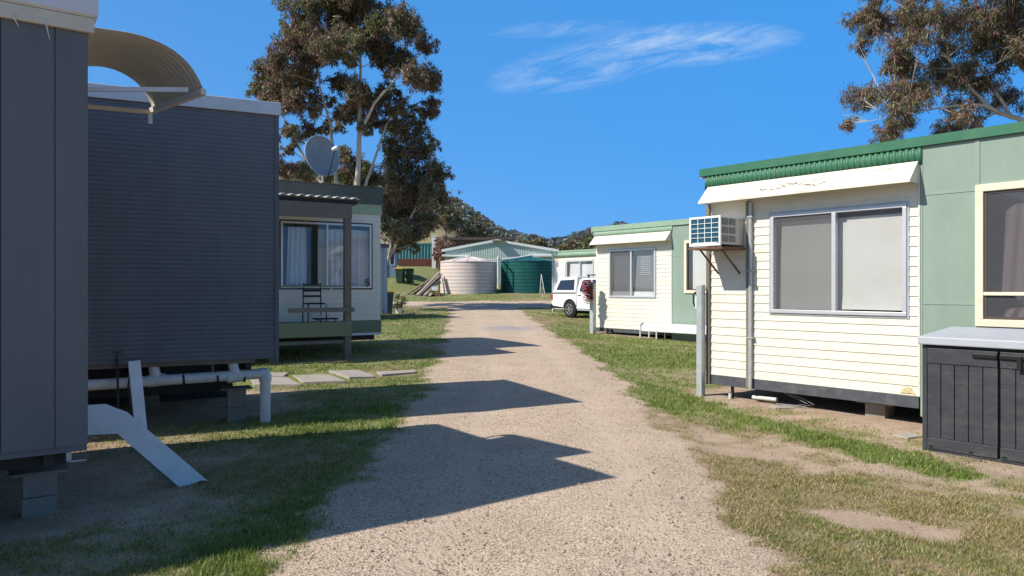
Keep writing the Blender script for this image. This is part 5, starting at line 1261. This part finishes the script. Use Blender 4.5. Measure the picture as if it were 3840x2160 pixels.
def small_tree(loc, h, w, label, seed, green=.3, name='tree', group='trees beyond the shed', nb=9, L=.5, W=.1, tone=1.0):
    rng = np.random.default_rng(seed); x0, y0 = loc; zb = gz(x0, y0)
    t = thing(name, label, 'tree', (x0, y0, zb), 0, group, zlocal=True)
    b = MB(); top = Vector((rng.normal() * .2, 0, h * .8)); b.tube([(0, 0, -.3), (0, 0, h * .35), tuple(top)], [h * .03, h * .022, h * .008], 7)
    VV = []; CC = []
    for k in range(nb):
        c = np.array([rng.normal() * w * .28, rng.normal() * w * .28, h * (.38 + .58 * rng.random())]); c[0] *= 1.15 - .5 * c[2] / h
        s_ = Vector((0, 0, max(h * .25, c[2] - h * .3))); b.tube([s_, s_.lerp(Vector(c), .6) + Vector((0, 0, -.03 * h)), Vector(c)], [h * .011, h * .008, h * .003], 5)
        V, C = leaf_cloud(c, w * (.17 + .1 * rng.random()), green, rng, 14, 16, L, W, .3, .97); VV.append(V); CC.append(C)
    b.build('trunk', 'bark_dark', t)
    V = np.concatenate(VV); C = np.concatenate(CC) * tone; mesh_np('crown', V, np.arange(len(V)).reshape(-1, 4), 'leaves', C, t)
    return t
# potted shrub foliage
rng = np.random.default_rng(4); V, C = leaf_cloud(np.array([0, 0, .5]), .34, .05, rng, 20, 16, .14, .03, .0)
mesh_np('foliage', V, np.arange(len(V)).reshape(-1, 4), 'leaves', C * .6, pot)
# trees that can be told apart beyond the shed: x, y, height, width, how brown, text
far_trees = [(-15.4, 112, 7.5, 6.5, .25, 'olive tree on the dry paddock directly left of the white chimney'),
    (-11.5, 128, 8.5, 8, .2, 'dense green tree above the white chimney at the foot of the hill'),
    (-6.5, 132, 7.5, 8, .25, 'bushy tree over the left half of the carport roof'),
    (-1.5, 136, 7, 7, .3, 'bushy tree over the right half of the carport roof'),
    (3.4, 120, 5.6, 5, .3, 'small dark tree above the peak of the steel shed'),
    (9.2, 118, 5.6, 5.5, .25, 'small tree over the right roof slope of the steel shed'),
    (10.6, 96, 5.0, 4.5, .2, 'round green tree rising at the right eave of the steel shed'),
    (8.6, 78, 3.9, 4.2, .1, 'green tree close behind the left end of the pale green cabin roof'),
    (12.2, 92, 4.4, 5.5, .1, 'broad green tree in the middle above the pale green cabin roof'),
    (15.8, 98, 4.8, 6, .15, 'tall tree above the right part of the pale green cabin roof'),
    (-19.5, 92, 9, 8, .4, 'brownish tree behind the teal container at the left')]
for k, (x, y, h, w, gr_, lb) in enumerate(far_trees):
    small_tree((x, y), h, w, lb, 40 + k, gr_, nb=14, L=.55, W=.11, tone=.9)
small_tree((-6.3, 73), 3.2, 3, 'reddish shrub beside the white chimney', 77, .85, 'shrub', None, 8, .35, .08)

def hill_wood():
    """scrubby wood covering the far hills: one mass nobody could count"""
    rng = np.random.default_rng(9); VV = []; CC = []
    N = 2600; y = 265 + 235 * rng.random(N); ang = -.24 + .40 * rng.random(N); x = ang * y
    dens = sstep(245, 300, y + 40 * (fbm(x, y, 35, 8) - .5)); keep = rng.random(N) < dens; x, y = x[keep], y[keep]; z = zg(x, y); n = len(x)
    for i in range(n):
        h = 3.5 + 5.0 * rng.random() ** 1.5; w = h * (.5 + .35 * rng.random()); m_ = 64
        p = rng.normal(size=(m_, 3)); p /= np.linalg.norm(p, axis=1)[:, None]; p *= (.55 + .5 * rng.random((m_, 1)))
        c = np.array([x[i], y[i], z[i] + h * .62]) + p * np.array([w * .5, w * .5, h * .4])
        d = rng.normal(size=(m_, 3)); d /= np.linalg.norm(d, axis=1)[:, None]; s_ = np.cross(d, rng.normal(size=(m_, 3))); s_ /= np.linalg.norm(s_, axis=1)[:, None]
        L = h * .17; V = np.stack([c - d * L, c + s_ * L * .6, c + d * L, c - s_ * L * .6], 1).reshape(-1, 3); VV.append(V)
        tn = rng.random(); base = np.array([.145, .185, .15]) * (1 - tn) + np.array([.23, .235, .245]) * tn  # distance haze is put into the leaf colour: paler and bluer
        CC.append(np.repeat(base[None], m_, 0) * (.7 + .6 * rng.random((m_, 1))))
    V = np.concatenate(VV); o = mesh_np('hill_wood', V, np.arange(len(V)).reshape(-1, 4), 'leaves', np.concatenate(CC)); o['kind'] = 'stuff'
hill_wood()

# ------------------------------------------------------------------ sun, sky, camera
EL = R(43.2); hx, hy = -.93, -.368; ln = math.hypot(hx, hy); hx /= ln; hy /= ln
to_sun = Vector((hx * math.cos(EL), hy * math.cos(EL), math.sin(EL)))
sun = bpy.data.lights.new('sun', 'SUN'); sun.energy = 5.0; sun.angle = R(.53); sun.color = (1, .94, .84)
so = bpy.data.objects.new('sun', sun); COL.objects.link(so); so.rotation_euler = (-to_sun).to_track_quat('-Z', 'Y').to_euler(); so.location = (-20, -10, 30)
w = bpy.data.worlds.new('World'); S.world = w; w.use_nodes = True; n = w.node_tree.nodes; l = w.node_tree.links
sky = n.new('ShaderNodeTexSky'); sky.sky_type = 'NISHITA'; sky.sun_disc = False; sky.sun_elevation = EL; sky.sun_rotation = math.atan2(hx, hy)
sky.air_density = 1.0; sky.dust_density = .3; sky.ozone_density = 2.5; sky.altitude = 300
hs_ = n.new('ShaderNodeHueSaturation'); hs_.inputs['Saturation'].default_value = 1.12; hs_.inputs['Value'].default_value = 1.0
l.new(sky.outputs[0], hs_.inputs['Color'])
# away from the sun the air is a deeper, more even blue
tcs = n.new('ShaderNodeTexCoord'); dt = n.new('ShaderNodeVectorMath'); dt.operation = 'DOT_PRODUCT'; dt.inputs[1].default_value = to_sun
l.new(tcs.outputs['Generated'], dt.inputs[0])
fm = n.new('ShaderNodeMath'); fm.operation = 'MULTIPLY_ADD'; fm.use_clamp = True; fm.inputs[1].default_value = -.40; fm.inputs[2].default_value = .72
l.new(dt.outputs['Value'], fm.inputs[0])
spz = n.new('ShaderNodeSeparateXYZ'); l.new(tcs.outputs['Generated'], spz.inputs[0])
mz = n.new('ShaderNodeMapRange'); mz.interpolation_type = 'SMOOTHSTEP'; mz.inputs['From Min'].default_value = .36; mz.inputs['From Max'].default_value = .62; mz.inputs['To Min'].default_value = 1; mz.inputs['To Max'].default_value = 0
l.new(spz.outputs['Z'], mz.inputs['Value'])
fz = n.new('ShaderNodeMath'); fz.operation = 'MULTIPLY'; l.new(fm.outputs[0], fz.inputs[0]); l.new(mz.outputs[0], fz.inputs[1])
mxs = n.new('ShaderNodeMix'); mxs.data_type = 'RGBA'; l.new(fz.outputs[0], mxs.inputs['Factor']); l.new(hs_.outputs[0], mxs.inputs[6]); mxs.inputs[7].default_value = (.34, 2.4, 6.4, 1)
# thin cirrus: streaky noise on the plane of a high cloud sheet, a patch ahead and to the right
tc = n.new('ShaderNodeTexCoord'); sp = n.new('ShaderNodeSeparateXYZ'); l.new(tc.outputs['Generated'], sp.inputs[0])
def mth(op, a, c=None, d=None, clamp=False):
    q = n.new('ShaderNodeMath'); q.operation = op; q.use_clamp = clamp
    for k, v in enumerate((a, c, d)):
        if v is None: continue
        if isinstance(v, (int, float)): q.inputs[k].default_value = v
        else: l.new(v, q.inputs[k])
    return q.outputs[0]
yy = mth('MAXIMUM', sp.outputs['Y'], .05); U = mth('DIVIDE', sp.outputs['X'], yy); Vv = mth('DIVIDE', sp.outputs['Z'], yy)
def ell(cu, cv, ru, rv, tilt):
    du = mth('SUBTRACT', U, cu); dv = mth('SUBTRACT', mth('SUBTRACT', Vv, cv), mth('MULTIPLY', du, tilt))
    a = mth('POWER', mth('ABSOLUTE', mth('DIVIDE', du, ru)), 2.0); c = mth('POWER', mth('ABSOLUTE', mth('DIVIDE', dv, rv)), 2.0)
    return mth('SUBTRACT', 1.0, mth('ADD', a, c), clamp=True)
e1 = ell(.23, .330, .17, .032, .07); e2 = ell(.11, .308, .15, .036, .2); e3 = ell(.06, .352, .12, .012, .05)
em = mth('MAXIMUM', mth('MAXIMUM', e1, mth('MULTIPLY', e2, .8)), mth('MULTIPLY', e3, .3))
cmb = n.new('ShaderNodeCombineXYZ'); l.new(mth('ADD', U, mth('MULTIPLY', Vv, 1.0)), cmb.inputs[0]); l.new(mth('SUBTRACT', Vv, mth('MULTIPLY', U, .27)), cmb.inputs[1])
mp = n.new('ShaderNodeMapping'); mp.inputs['Scale'].default_value = (7, 40, 1); l.new(cmb.outputs[0], mp.inputs[0])
cn_ = n.new('ShaderNodeTexNoise'); cn_.inputs['Scale'].default_value = 1.3; cn_.inputs['Detail'].default_value = 12; cn_.inputs['Roughness'].default_value = .70; cn_.inputs['Distortion'].default_value = .45
l.new(mp.outputs[0], cn_.inputs['Vector'])
nn = n.new('ShaderNodeMapRange'); nn.inputs['From Min'].default_value = .40; nn.inputs['From Max'].default_value = .76; l.new(cn_.outputs['Fac'], nn.inputs['Value'])
cm = mth('MULTIPLY', mth('MULTIPLY', mth('POWER', em, .7), mth('POWER', nn.outputs[0], 1.1)), .80, clamp=True)
mxw = n.new('ShaderNodeMix'); mxw.data_type = 'RGBA'; l.new(cm, mxw.inputs['Factor']); l.new(mxs.outputs[2], mxw.inputs[6]); mxw.inputs[7].default_value = (4.6, 5.6, 6.7, 1)
bg = n['Background']; l.new(mxw.outputs[2], bg.inputs['Color']); bg.inputs['Strength'].default_value = .122

cam = bpy.data.cameras.new('camera'); co = bpy.data.objects.new('camera', cam); COL.objects.link(co)
cam.sensor_width = 36; cam.lens = 36 * 1850 / 2576; cam.clip_end = 8000; cam.clip_start = .05
co.location = (0, 0, 1.65); co.rotation_euler = (R(90), 0, 0); S.camera = co
S.view_settings.view_transform = 'Standard'; S.view_settings.look = 'None'; S.view_settings.gamma = 1; S.view_settings.exposure = .22
S.render.engine = 'CYCLES'; S.cycles.max_bounces = 6; S.cycles.transparent_max_bounces = 12; S.cycles.use_denoising = True
